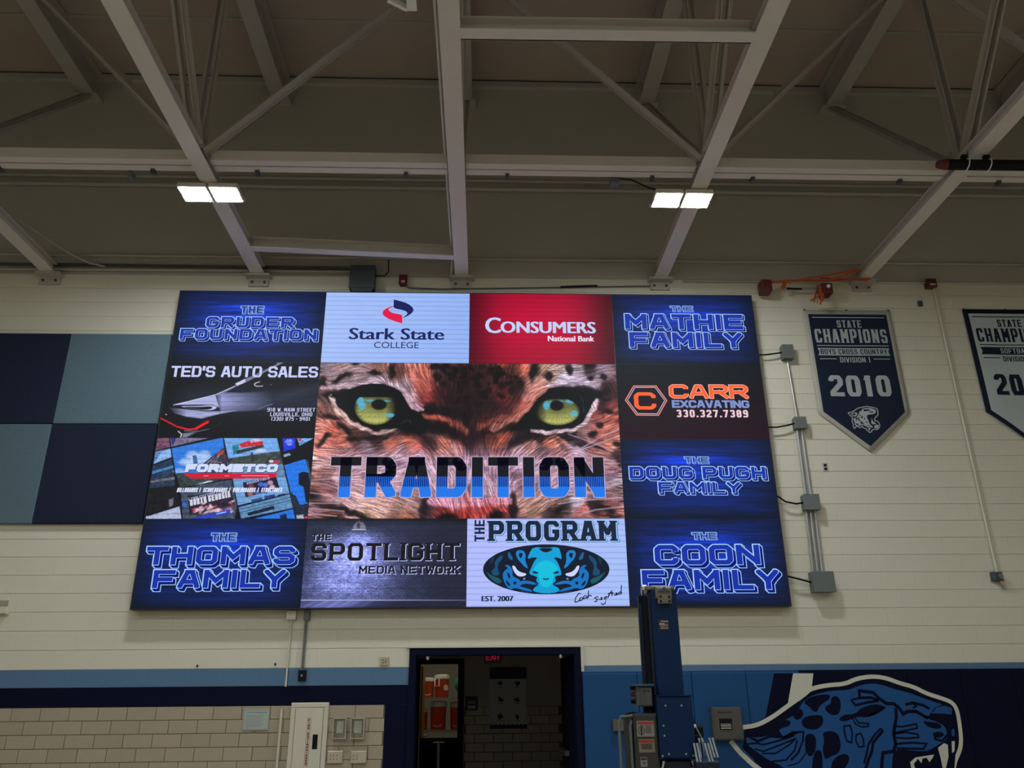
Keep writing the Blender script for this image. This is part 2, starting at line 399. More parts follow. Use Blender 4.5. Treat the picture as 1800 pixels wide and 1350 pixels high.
# ================================================================== THE SHELL
DX0, DX1, DZ = -.81, 1.10, 2.09                     # double door rough opening (outer frame)
XL, XR, YB, ZD = -11.5, 11.5, -15.5, 10.0
struct('floor', MB().box(XL, XR, YB, 9, -.2, 0, M_floor))
wf = MB()
wf.box(XL, DX0, .006, .3, 0, 6.77, M_mortw).box(DX1, XR, .006, .3, 0, 6.77, M_mortw).box(DX0, DX1, .006, .3, DZ, 6.77, M_mortw)
wall = struct('wall_front', wf)
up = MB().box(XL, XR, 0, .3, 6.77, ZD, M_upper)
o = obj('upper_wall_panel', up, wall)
struct('wall_left', MB().box(XL-.2, XL, YB, .3, 0, ZD, M_wall))
struct('wall_right', MB().box(XR, XR+.2, YB, .3, 0, ZD, M_wall))
struct('wall_back', MB().box(XL, XR, YB-.2, YB, 0, ZD, M_wall))
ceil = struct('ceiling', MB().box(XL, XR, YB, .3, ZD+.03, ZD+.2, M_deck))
for k, y in enumerate((-1.12, -2.32, -3.52, -4.72)):
    obj('deck_seam', MB().box(XL, XR, y-.02, y+.02, ZD+.005, ZD+.03, M_steel2), ceil)
# front wall blocks: courses of painted block, each piece its own object
BRICK = {}
def brick(name, x0, x1, z0, z1, m, parent, y0=0.0, depth=.02, ch=.002, chx=None):
    k = (name, round(x1-x0, 3), round(z1-z0, 3), m.name, round(depth, 3))
    if k not in BRICK:
        mb = MB().box(-(x1-x0)/2, (x1-x0)/2, 0, depth, -(z1-z0)/2, (z1-z0)/2, m, ch=ch, chx=chx)
        me = bpy.data.meshes.new(name); me.from_pydata(mb.v, [], mb.f); me.materials.append(m); BRICK[k] = me
    o = bpy.data.objects.new(name, BRICK[k]); COL.objects.link(o); o.parent = parent
    o.location = ((x0+x1)/2, y0, (z0+z1)/2); return o
zc = [1.506, 1.706, 1.888]+[1.888+.2034*k for k in range(1, 25)]
blocks = []
for r in range(len(zc)-1):
    z0, z1 = zc[r], zc[r+1]; off = (0 if r % 2 else .203)
    n0 = int(-8.2/.406); 
    for k in range(n0, -n0+1):
        a, b = k*.406+off, k*.406+off+.406
        pieces = [(a, b)]
        if z0 < DZ:                                   # cut round the doorway
            pieces = []
            for (s, t) in ((a, min(b, DX0)), (max(a, DX1), b)):
                if t-s > .03: pieces.append((s, t))
        for (s, t) in pieces:
            zz1 = z1
            hid = (s > -3.8 and t < 3.42 and z0 > 2.62 and z1 < 6.38) or (t < -3.98 and z0 > 3.52 and z1 < 5.88) or (s > 1.16 and z1 < 1.8)
            xm, ym = proj(s if s > 0 else t, 0, (z0+z1)/2)
            if hid or not (-20 < xm < 1820): continue
            blocks.append((s, t, z0, z1, r))
mid = [b for b in blocks if b[4] >= 2]; mid.sort(key=lambda b: (b[2]-3.4)**2*.6+(max(0, abs((b[0]+b[1])/2)-4))**2*.3)
own = set(mid[:258]); rest = MB()
for b in blocks:
    s, t, z0, z1, r = b; m = M_navy if r == 0 else (M_lblue if r == 1 else M_wall)
    hg, vg = (.0026, .0002) if r >= 2 else (.0006, .0003)
    top = z1
    if b in own or r < 2:
        brick('block', s+vg, t-vg, z0+hg, z1-hg, m, wall, ch=.0025 if r >= 2 else .001, chx=.0003)
    elif z0 < 1.0: pass
    else: rest.box(s+vg, t-vg, 0, .02, z0+hg, z1-hg, m, ch=.0025, chx=.0003)
o = obj('blocks', rest, wall); o['kind'] = 'stuff'
# navy painted returns beside the door and the tan glazed tile below
obj('navy_return', MB().box(-1.055, DX0, 0, .01, 0, 1.506, M_navy), wall)
obj('navy_return', MB().box(DX1, 1.2, 0, .01, 0, 1.506, M_navy), wall)
obj('tile_backing', MB().box(XL, -1.055, .0055, .02, 0.69, 1.506, M_mort), wall)
TH = (1.506-.693)/6
for r in range(6):
    z1 = 1.506-r*TH; z0 = z1-TH; off = -3.812 if r % 2 == 0 else -3.812-.1524
    for k in range(-9, 11):
        a = off+k*.3048; b = a+.3048; a2, b2 = a, min(b, -1.055)
        if b2-a2 < .02 or a < -6.3: continue
        brick('tile', a2+.003, b2-.003, z0+.003, z1-.003, M_tile, wall, y0=0, ch=.003)
obj('lower_tile_face', MB().box(XL, -1.055, 0, .02, 0, .69, M_tile), wall)

# ---- doorway, corridor and cooler store
fr = MB()
fr.box(DX0, DX0+.075, -.02, .32, 0, DZ, M_navy).box(DX1-.075, DX1, -.02, .32, 0, DZ, M_navy).box(DX0+.075, DX1-.075, -.02, .32, DZ-.075, DZ, M_navy)
d1 = struct('door_1', fr)
obj('lintel_edge', MB().box(DX0-.03, DX1+.03, -.03, 0, DZ, DZ+.022, M_beige).box(DX1, DX1+.03, -.03, 0, 1.83, DZ, M_beige), d1)
obj('latch_strike', MB().box(-.62, -.595, -.022, .02, 1.965, 2.0, M_galv), d1)
obj('latch_strike', MB().box(.86, .885, -.022, .02, 1.975, 2.01, M_galv), d1)
YC = 4.7
cor = MB()
cor.box(-.30, 3.2, YC, YC+.15, 0, 3.0, mat('corridor_paint', (.42, .40, .34), .7)).box(-1.6, -1.13, YC, YC+.15, 0, 3.0, M_upper).box(-1.13, -.30, YC, YC+.15, 2.16, 3.0, M_upper)
cw = struct('wall_corridor', cor)
struct('wall_corridor_left', MB().box(-1.75, -1.6, .3, YC+.15, 0, 3.0, M_upper))
struct('wall_corridor_right', MB().box(3.2, 3.35, .3, YC+.15, 0, 3.0, M_upper))
struct('ceiling_corridor', MB().box(-1.75, 3.35, .3, YC+.15, 3.0, 3.1, M_upper))
TC = .1355
for r in range(7):
    z1 = P(850, 1242, YC)[2]-r*TC; z0 = z1-TC; off = -.27 if r % 2 == 0 else -.27+.1524
    for k in range(-1, 5):
        a = max(off+k*.3048, -.29); b = off+(k+1)*.3048
        if b-a < .03 or a > 1.3: continue
        brick('tile', a+.005, b-.005, z0+.005, z1-.005, M_tiled, cw, y0=YC-.012, ch=.003)
obj('tile_backing', MB().box(-.29, 1.6, YC-.006, YC+.01, .5, P(850, 1242, YC)[2], M_mort), cw)
# open right leaf of the double door, standing square to the wall
d2 = struct('door_2', MB().box(DX1-.12, DX1-.075, .32, 1.2, .01, DZ-.08, M_navy))
obj('push_bar', MB().box(DX1-.17, DX1-.12, .4, 1.1, .95, 1.0, M_dgrey), d2)
# store room door frame in the far corridor wall
z_t = 2.16
d3 = struct('door_3', MB().box(-1.13, -1.03, YC-.03, YC+.16, 0, z_t, M_navy).box(-.40, -.30, YC-.03, YC+.16, 0, z_t, M_navy).box(-1.03, -.40, YC-.03, YC+.16, 2.08, z_t, M_navy))
obj('lower_leaf', MB().box(-1.0, -.40, YC+.05, YC+.09, .02, .95, M_navy), d3)
lf = obj('oak_leaf', MB().hexa([(-1.02, YC+.1, .02), (-.985, YC+.1, .02), (-.99, YC+.8, .02), (-1.02, YC+.8, .02), (-1.02, YC+.1, 2.04), (-.985, YC+.1, 2.04), (-.99, YC+.8, 2.04), (-1.02, YC+.8, 2.04)], M_wood), d3)
lf['label'] = 'varnished oak leaf standing open'
obj('door_lever', MB().tube([(-.985, YC+.12, .985), (-.94, YC+.10, .985), (-.90, YC+.10, .985)], .011, M_galv, 8), d3)
ck = MB().box(-1.6, -.05, 8.2, 8.3, 0, 3, mat('store_paint', (.42, .42, .36), .8)).box(-1.7, -1.6, YC+.16, 8.3, 0, 3, M_upper).box(-.05, .05, YC+.16, 8.3, 0, 3, M_upper)
struct('wall_store', ck)
struct('ceiling_store', MB().box(-1.7, .05, YC+.16, 8.3, 3, 3.1, M_upper))
cl = thing('ceiling_light', 'small lamp lighting the cooler store ceiling', 'lamp', (-.8, 6.0, 2.9))
obj('housing', MB().box(-1.1, -.5, 5.8, 6.2, 2.93, 3.0, M_beige), cl)
obj('lens', MB().box(-1.08, -.52, 5.82, 6.18, 2.90, 2.93, emis((255, 240, 215), LAMP_CLOSET)), cl)
sh = thing('wire_shelf', 'grey metal shelf unit holding orange coolers inside the store', 'shelf', (-.8, 6.4, 0))
sz = [P(775, 1283, 6.2)[2], P(775, 1226, 6.2)[2]]
for z in sz+[.35]: obj('shelf_board', MB().box(-1.25, -.28, 6.2, 6.65, z-.035, z, M_galv), sh)
for x, y in ((-1.25, 6.2), (-.28, 6.2), (-1.25, 6.65), (-.28, 6.65)): obj('post', MB().tube([(x, y, 0), (x, y, 2.0)], .014, M_galv, 8), sh)
def cooler(xl, yt, xr, yb, z, label, handle=False, chest=False, lidw=True):
    Y = 6.42; x0, x1 = P(xl, 1250, Y)[0], P(xr, 1250, Y)[0]; h = P(xl, yt, Y)[2]-P(xl, yb, Y)[2]; r = (x1-x0)/2; cx = (x0+x1)/2
    t = thing('cooler', label, 'cooler', (cx, Y, z), 'drink coolers in the store')
    r = min(r, .2)
    obj('body', MB().lathe((cx, Y, z), [(r*.86, 0), (r*.9, .02), (r*.97, h*.75), (r, h*.8)], M_cool, 20), t, True)
    obj('lid', MB().lathe((cx, Y, z), [(r*1.03, h*.8), (r*1.05, h*.84), (r*1.03, h*.97), (r*.6, h)], M_cwht, 20), t)
    if handle:
        obj('handle', MB().tube([(cx-r*.95, Y-r*.75, z+h*.82), (cx-r*.95, Y-r, z+h*.5), (cx-r*.35, Y-r*1.12, z+h*.5), (cx-r*.35, Y-r, z+h*.82)], .012, M_cwht, 8), t)
        obj('emblem', MB().tube([(cx+r*.55, Y-r*.86, z+h*.42), (cx+r*.58, Y-r*.9, z+h*.42)], .05, M_cwht, 14), t)
    else: obj('spigot_ridge', MB().tube([(cx-r*.55, Y-r*.8, z+h*.16), (cx-.1*r, Y-r*.97, z+h*.1), (cx+r*.5, Y-r*.82, z+h*.17)], .006, M_cwht, 6), t)
    return t
cooler(741, 1188, 762, 1223, sz[1], 'small orange cooler at the left end of the upper shelf')
cooler(763, 1183, 789, 1223, sz[1], 'orange cooler with raised white handle on the upper shelf', True)
cooler(736, 1243, 752, 1281, sz[0], 'narrow low orange cooler at the left end of the lower shelf')
cooler(756, 1231, 785, 1281, sz[0], 'widest orange cooler in the middle of the lower shelf')
cooler(791, 1233, 815, 1281, sz[0], 'orange cooler at the right end of the lower shelf beside the frame')
gb = P(806, 1196, 6.5); t = obj('exercise_ball', MB().lathe((-.29, 6.5, sz[1]+.005), [(.03, 0)]+[(.22*math.sin(a), .22-.22*math.cos(a)) for a in np.linspace(.2, 2.95, 14)], M_green, 24), None, True)
tag(t, 'green ball half hidden behind the store door frame on the upper shelf', 'ball')
t = thing('stanchion', 'slim silver post with flat top standing in front of the store', 'post', (*P(771, 1306, 3.6)[:2], 0))
q = P(771, 1306, 3.6)
obj('post', MB().tube([(q[0], 3.6, .01), (q[0], 3.6, q[2])], .022, M_galv, 14), t); obj('top_plate', MB().lathe((q[0], 3.6, q[2]), [(.085, 0), (.09, .006), (.085, .014)], M_galv), t)
obj('base', MB().lathe((q[0], 3.6, 0), [(.16, 0), (.15, .02), (.03, .035)], M_dgrey), t)
# exit sign, poster, room plate
t = thing('exit_sign', 'red glowing exit sign hanging in the dark corridor', 'sign', P(867, 1154, 2.4))
q = P(867, 1154, 2.4)
obj('housing', MB().box(q[0]-.13, q[0]+.13, 2.41, 2.46, q[2]-.09, q[2]+.09, M_dgrey), t)
obj('stem', MB().tube([(q[0], 2.435, q[2]+.09), (q[0], 2.435, 3.0)], .01, M_dgrey, 8), t)
mb = MB(); word(mb, 'EXIT', q[0]-.1, q[0]+.1, q[2]-.045, q[2]+.025, .012, emis((150, 8, 38), 1.0), 2.405); obj('lettering', mb, t)
t = thing('wall_poster', 'pale safety poster with navy header and pictograms in corridor', 'poster', P(893, 1230, YC-.03))
x0, x1, z0, z1 = rect(861, 1173, 926, 1281, YC-.03)
obj('sheet', MB().box(x0, x1, YC-.03, YC-.02, z0+.05, z1, mat('poster_paper', (.55, .58, .60), .7)), t)
obj('header', MB().box(x0, x1, YC-.034, YC-.03, z1-.18, z1, mat('poster_navy', (.02, .03, .10), .6)), t)
mb = MB()
mb.prism([(x0, z0), (x1, z0)]+[(x1-(x1-x0)*k/18, z0+(.075 if k % 2 else .05)) for k in range(0, 19)], YC-.034, YC-.03, mat('poster_navy', (0, 0, 0)))
obj('torn_edge', mb, t)
for cx, cz in ((.28, .78), (.74, .78), (.28, .52), (.74, .52), (.28, .24), (.74, .24)):
    u, v = x0+cx*(x1-x0), z0+cz*(z1-z0)-.06; mn = mat('poster_navy', (0, 0, 0)); mb = MB(); rq = random.Random(int(cx*100+cz*1000))
    mb.prism([(u+(.02+.045*rq.random())*math.cos(a_), v+.015+(.015+.04*rq.random())*math.sin(a_)) for a_ in np.linspace(0, 6.28, 12)[:-1]], YC-.032, YC-.03, mn)
    mb.box(u-.05, u+.05, YC-.032, YC-.03, v-.05, v-.044, mn); obj('pictogram', mb, t)
q = P(829, 1237, YC-.03)
t = thing('room_sign', 'small black room number plate left of the poster', 'sign', q)
obj('plate', MB().box(q[0]-.1, q[0]+.1, YC-.035, YC, q[2]-.1, q[2]+.11, mat('sign_navy', (.012, .014, .03), .5), ch=.006), t)
mb = MB(); word(mb, '0103', q[0]-.06, q[0]+.06, q[2]+.0, q[2]+.04, .007, M_beige, YC-.037); mb.box(q[0]-.06, q[0]+.06, YC-.037, YC-.035, q[2]-.07, q[2]-.03, M_clear); obj('lettering', mb, t)

# ================================================================== ROOF STEEL
TX = [-8.3, -5.63, -2.95, -.295, 2.345, 5.08, 7.75]
ZB, ZT = 6.74, 9.57
tl = ['steel roof truss beyond the left edge lamp bay', 'leftmost steel roof truss landing above the blue felt panels', 'roof truss carrying the left lamp above the board left part',
      'middle steel roof truss ending above the board centre', 'roof truss carrying the right lamp above the board right part', 'roof truss at right crossed by the black roll', 'roof truss beyond the right edge of the view']
for X, lb in zip(TX, tl):
    t = thing('roof_truss', lb, 'truss', (X, 0, ZB), 'parallel roof trusses')
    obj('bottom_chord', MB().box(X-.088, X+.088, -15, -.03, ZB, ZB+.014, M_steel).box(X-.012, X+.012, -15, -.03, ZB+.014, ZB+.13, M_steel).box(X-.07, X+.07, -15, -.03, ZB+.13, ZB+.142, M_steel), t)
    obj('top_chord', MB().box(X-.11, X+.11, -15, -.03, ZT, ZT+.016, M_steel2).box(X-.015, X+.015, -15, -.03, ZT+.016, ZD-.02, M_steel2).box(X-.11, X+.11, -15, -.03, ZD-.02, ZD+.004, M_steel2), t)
    for yb in (-2.5, -7.5, -12.5):
        for (ya, yt) in ((yb, yb), (yb-.06, yb-2.55), (yb+.06, yb+2.4)):
            for s in (-1, 1):
                mb = MB(); mb.bar((X+s*.035, ya, ZB+.07), (X+s*.035, yt, ZT+.02), .012, .085, M_steel2, side=(1, 0, 0))
                mb.bar((X+s*.055, ya+.0, ZB+.10), (X+s*.055, yt, ZT+.02), .05, .01, M_steel2, side=(1, 0, 0))
                obj('web_angle', mb, t)
        obj('gusset', MB().prism([(0, 0)], 0, 0, M_steel2) if False else MB().box(X-.006, X+.006, yb-.2, yb+.2, ZB+.1, ZB+.34, M_steel2), t)
    obj('bearing_plate', MB().box(X-.16, X+.16, -.14, 0, ZB-.03, ZB-.004, M_steel2).box(X-.13, X+.13, -.03, 0, ZB-.14, ZB-.03, M_steel2), t)
    for s in (-1, 1): obj('anchor_bolt', MB().tube([(X+s*.08, -.05, ZB-.085), (X+s*.08, -.03, ZB-.085)], .016, M_dgrey, 8), t)
    obj('seat_plate', MB().box(X-.16, X+.16, -.2, 0, ZT-.03, ZT-.002, M_steel2), t)
# struts along X between bottom chords: the long double channel and single bays
for i in range(len(TX)-1):
    a, b = TX[i]+.1, TX[i+1]-.1
    lb = ['double channel strut off the left edge', 'double channel strut left of the left lamp truss', 'double channel strut between left lamp truss and middle truss',
          'double channel strut between middle truss and right lamp truss', 'double channel strut right of the right lamp truss', 'double channel strut under the black roll at right'][i]
    t = thing('channel_strut', lb, 'beam', ((a+b)/2, -2.35, 6.85), 'channel struts in line across the trusses')
    for y in (-2.42, -2.31):
        obj('channel', MB().box(a, b, y, y+.09, 6.80, 6.812, M_steel).box(a, b, y, y+.01, 6.812, 6.92, M_steel), t)
    for u in (.18, .82):
        x = a+(b-a)*u; obj('clamp', MB().box(x-.02, x+.02, -2.26, -2.20, 6.76, 6.81, M_dgrey), t)
def strut(p, q, lb, dz=.17):
    t = obj('channel_beam', MB().bar((p[0], p[1], ZB+.006), (q[0], q[1], ZB+.006), .125, .012, M_steel).bar((p[0], p[1]+.055, ZB+.085), (q[0], q[1]+.055, ZB+.085), .012, dz, M_steel).bar((p[0], p[1]+.02, ZB+dz), (q[0], q[1]+.02, ZB+dz), .09, .01, M_steel))
    tag(t, lb, 'beam')
strut((TX[2]+.088, -.72), (TX[3]-.088, -.56), 'slanting channel beam lit violet just above the board')
strut((TX[3]+.088, -4.25), (TX[4]-.088, -4.27), 'near channel beam crossing the top of the view right of centre')
def brace(i0, z0, i1, z1, lb):
    t = obj('sway_brace', MB().bar((TX[i0]+(.06 if i1 > i0 else -.06), -2.5, z0), (TX[i1], -2.5, z1), .10, .012, M_steel2, side=(0, 1, 0)).bar((TX[i0]+(.06 if i1 > i0 else -.06), -2.45, z0+.04), (TX[i1], -2.45, z1+.04), .012, .1, M_steel2, side=(0, 1, 0)))
    tag(t, lb, 'brace', 'diagonal sway braces between trusses')
brace(2, ZB+.1, 3, ZT+.05, 'diagonal brace rising right from the left lamp truss')
brace(4, ZB+.1, 3, ZT+.05, 'diagonal brace rising left from the right lamp truss')
brace(2, ZB+.1, 1, ZT+.05, 'diagonal brace rising left from the left lamp truss')
brace(4, ZB+.1, 5, ZT+.05, 'faint diagonal brace rising right from the right lamp truss')
brace(6, ZB+.1, 5, ZT+.05, 'diagonal brace at the top right corner')
t = obj('wall_ledger', MB().box(XL, XR, -.07, 0, 9.90, 9.99, M_steel2).box(XL, XR, -.05, 0, 10.0, 10.03, M_dgrey)); tag(t, 'long steel angle along the head of the wall under the deck', 'beam')
# conduits along the wall
def run(name, pts, r, lb, m=M_steel2, n=8, cat='conduit', group=None):
    t = obj(name, MB().tube(pts, r, m, n)); tag(t, lb, cat, group); return t
for z, r, lb in ((8.27, .022, 'upper of the paired thin conduits on the upper wall'), (8.13, .028, 'lower of the paired conduits on the upper wall'), (7.03, .017, 'thin conduit halfway between lamps and board on wall')):
    run('conduit', [(XL, -r-.02, z), (XR, -r-.02, z)], r, lb)
run('conduit', [(-7.6, -.04, 6.89), (P(620, 480)[0], -.04, 6.87)], .02, 'dark conduit along wall top running to the grey box', M_dgrey)
run('conduit', [(-7.6, -.04, 6.81), (P(620, 486)[0], -.04, 6.82)], .016, 'lower dark conduit along wall top left of the grey box', M_steel2)
a, b = P(0, 360, -1.2), P(60, 440, -.4)
run('conduit', [(-6.0, -2.4, 6.95), (-5.35, -.25, 6.95), (-5.15, -.06, 6.9), (-4.95, -.04, 6.86)], .014, 'thin conduit curving down beside the leftmost truss')
run('conduit', [(TX[3]-.12, -8, 6.9), (TX[3]-.12, -.3, 6.9), (TX[3]-.14, -.06, 6.75)], .014, 'thin conduit strapped along the middle truss', M_steel)
run('conduit', [(P(1200, 500)[0], -.03, 6.73), (P(1640, 497)[0], -.03, 6.74)], .012, 'thin conduit on wall top between right truss and red box')
run('conduit', [(P(1640, 497)[0], -.03, 6.74), (8.2, -.03, 6.74)], .012, 'thin conduit right of the red box above the white banner')

# ---- lamps
def lamp(cx, cy, lb):
    t = thing('high_bay_light', lb, 'light fixture', (cx, cy, ZB), 'twin square lamps under the trusses')
    obj('mount_bar', MB().box(cx-.33, cx+.33, cy+.10, cy+.16, ZB-.05, ZB-.005, M_steel2).tube([(cx-.2, cy+.1, ZB-.03), (cx-.25, cy+.18, ZB+.02), (cx-.08, cy+.16, ZB+.05)], .006, M_black, 6), t)
    for s in (-1, 1):
        hx = cx+s*.165
        h = obj('lamp_head', MB().box(hx-.15, hx+.15, cy-.15, cy+.14, ZB-.07, ZB-.02, M_beige).box(hx-.1, hx+.1, cy-.1, cy+.1, ZB-.02, ZB-.002, M_dgrey), t)
        for u in (-1, 1):
            obj('lens', MB().box(hx-.13, hx+.13, cy-.005+u*.07-.047, cy-.005+u*.07+.047, ZB-.075, ZB-.0705, emis((240, 248, 255), LAMP_NEAR if cy > -4 else LAMP_FAR)), h)
    return t
lamp(-2.96, -1.98, 'twin square lamp glowing under the left truss')
lamp(2.18, -1.98, 'twin square lamp glowing under the right truss')
for cy in (-7.0, -12.0):
    for cx in (-8.2, -2.96, 2.3, 7.7): lamp(cx, cy, 'twin square lamp behind the viewer in the %s row, %s' % ('nearer' if cy > -8 else 'farther', {-8.2: 'far left', -2.96: 'centre left', 2.3: 'centre right', 7.7: 'far right'}[cx]))

# ================================================================== LED VIDEO BOARD
BX = [-3.885, -2.03, -.184, 1.662, 3.503]; BZ = [2.516, 3.515, 4.49, 5.472, 6.455]
YB_ = -.15
board = thing('video_board', 'huge lit video board of sponsor tiles around a big cat stare', 'screen', (-.19, -.05, 2.516))
cab = MB().box(BX[0]-.01, BX[4]+.01, -.149, -.035, BZ[0]-.012, BZ[4]+.01, mat('led_cabinet', (.012, .013, .016), .5))
for x in np.linspace(BX[0]+.3, BX[4]-.3, 7): cab.box(x-.03, x+.03, -.035, -.004, BZ[0]+.1, BZ[4]-.1, M_dgrey)
obj('cabinet', cab, board)
def grid_coords(x0, x1, z0, z1, nx, nz):
    X, Z = np.meshgrid(np.linspace(x0, x1, nx+1), np.linspace(z0, z1, nz+1)); return X, Z
def panel(name, i0, i1, j0, j1, nx, nz, paint, label=None):
    """a tile of the board; paint(px, py, X, Z) -> sRGB 0..255 per LED, px/py = photo position of each LED"""
    x0, x1, z0, z1 = BX[i0]+.002, BX[i1]-.002, BZ[j0]+.002, BZ[j1]-.002
    X, Z = grid_coords(x0, x1, z0, z1, nx, nz); px, py = proj(X, YB_, Z)
    rgb = paint(px, py, X, Z)
    s = (Z*1000 % 65.6)/65.6                                # dim camera scan bands painted into the LED colours
    rgb = rgb*(1-.13*np.exp(-((s-.5)/.09)**2))[..., None]
    me = bpy.data.meshes.new(name); n = (nx+1)*(nz+1)
    co_ = np.zeros((n, 3), np.float32); o0 = ORG[board.name]
    co_[:, 0] = X.ravel()-o0[0]; co_[:, 1] = -.1505-o0[1]; co_[:, 2] = Z.ravel()-o0[2]
    idx = np.arange(n).reshape(nz+1, nx+1); q = np.stack([idx[:-1, :-1], idx[:-1, 1:], idx[1:, 1:], idx[1:, :-1]], -1).reshape(-1, 4)
    me.vertices.add(n); me.vertices.foreach_set('co', co_.ravel()); me.loops.add(q.size); me.loops.foreach_set('vertex_index', q.ravel().astype(np.int32))
    me.polygons.add(len(q)); me.polygons.foreach_set('loop_start', (np.arange(len(q))*4).astype(np.int32)); me.polygons.foreach_set('loop_total', np.full(len(q), 4, np.int32))
    me.update(); at = me.color_attributes.new('led', 'FLOAT_COLOR', 'POINT')
    c4 = np.ones((n, 4), np.float32); c4[:, :3] = lin(np.clip(rgb, 0, 255)).reshape(-1, 3); at.data.foreach_set('color', c4.ravel())
    me.materials.append(LED); o = bpy.data.objects.new(name, me); COL.objects.link(o); o.parent = board; ORG[o.name] = o0
    if label: o['label'] = label
    return o
# --- painter tools -------------------------------------------------
def vnoise(x, y, sx, sy, seed=0, octv=3):
    r = np.random.RandomState(seed); out = 0; amp = 1; tot = 0
    for k in range(octv):
        T = r.rand(64, 64); u = x/sx*(2**k); v = y/sy*(2**k); i = np.floor(u).astype(int); j = np.floor(v).astype(int)
        fu = u-i; fv = v-j; fu = fu*fu*(3-2*fu); fv = fv*fv*(3-2*fv)
        g = lambda a, b: T[b % 64, a % 64]
        out = out+amp*((g(i, j)*(1-fu)+g(i+1, j)*fu)*(1-fv)+(g(i, j+1)*(1-fu)+g(i+1, j+1)*fu)*fv); tot += amp; amp *= .55
    return out/tot
def inside(px, py, poly):
    c = np.zeros(px.shape, bool); n = len(poly)
    for i in range(n):
        x1, y1 = poly[i]; x2, y2 = poly[(i+1) % n]
        if y1 == y2: continue
        c ^= ((y1 > py) != (y2 > py)) & (px < (x2-x1)*(py-y1)/(y2-y1)+x1)
    return c
def segd(px, py, pts):
    d = np.full(px.shape, 1e9)
    for (x1, y1), (x2, y2) in zip(pts[:-1], pts[1:]):
        L = max(1e-9, (x2-x1)**2+(y2-y1)**2); t = np.clip(((px-x1)*(x2-x1)+(py-y1)*(y2-y1))/L, 0, 1)
        d = np.minimum(d, np.hypot(px-x1-t*(x2-x1), py-y1-t*(y2-y1)))
    return d
def softpoly(px, py, poly, soft):
    d = segd(px, py, poly+[poly[0]]); return np.clip(.5+np.where(inside(px, py, poly), d, -d)/max(soft, 1e-3), 0, 1)
def over(img, a, col): return img*(1-a[..., None])+np.asarray(col, float)*a[..., None]
def ell(px, py, cx, cy, rx, ry, soft=1.0, ang=0):
    c, s = math.cos(ang), math.sin(ang); u = ((px-cx)*c+(py-cy)*s)/rx; v = (-(px-cx)*s+(py-cy)*c)/ry
    d = (1-np.sqrt(u*u+v*v))*min(rx, ry); return np.clip(.5+d/soft, 0, 1)
def loc(pts, sc, o): return [(o[0]+a/sc, o[1]+b/sc) for a, b in pts]

def blue_bg(seed):
    def f(px, py, X, Z):
        x0, x1, z0, z1 = X.min(), X.max(), Z.min(), Z.max(); u = (X-x0)/(x1-x0); v = (Z-z0)/(z1-z0)
        g = np.exp(-((u-.5)/.38)**2)*(np.exp(-((v-.68)/.22)**2)+.5*np.exp(-((v-.3)/.25)**2))
        n = vnoise(X, Z, .35, .012, seed, 3); n2 = vnoise(X+5, Z, .6, .05, seed+9, 2)
        b = .25+g*1.0; b = b*(.3+1.15*n)*(.55+.7*n2)*.9
        e = np.clip(np.minimum(u, 1-u)/.1, 0, 1)*.5+.5; b *= e*np.clip(v/.12+.25, 0, 1)
        return np.stack([4+8*b, 14+44*b, 28+176*b], -1)
    return f
def white_bg(a=(165, 192, 252), b=(150, 180, 245)):
    def f(px, py, X, Z):
        u = (X-X.min())/(X.max()-X.min()); n = .985+.03*vnoise(X, Z, .1, .03, 4, 2)
        return (np.array(a)*(1-u[..., None])+np.array(b)*u[..., None])*n[..., None]
    return f
def red_bg(px, py, X, Z):
    u = (X-X.min())/(X.max()-X.min()); v = (Z-Z.min())/(Z.max()-Z.min())
    g = np.exp(-((u-.48)/.42)**4)*(.75+.25*np.exp(-((v-.55)/.4)**2))
    return np.stack([60+135*g, 4+4*g, 20+36*g], -1)
def carr_bg(px, py, X, Z):
    v = (Z-Z.min())/(Z.max()-Z.min()); u = (X-X.min())/(X.max()-X.min())
    n = .8+.4*vnoise(X, Z, .3, .02, 5, 2)
    a = np.array([10, 18, 26])*v[..., None]+np.array([34, 8, 22])*(1-v[..., None]); return a*n[..., None]
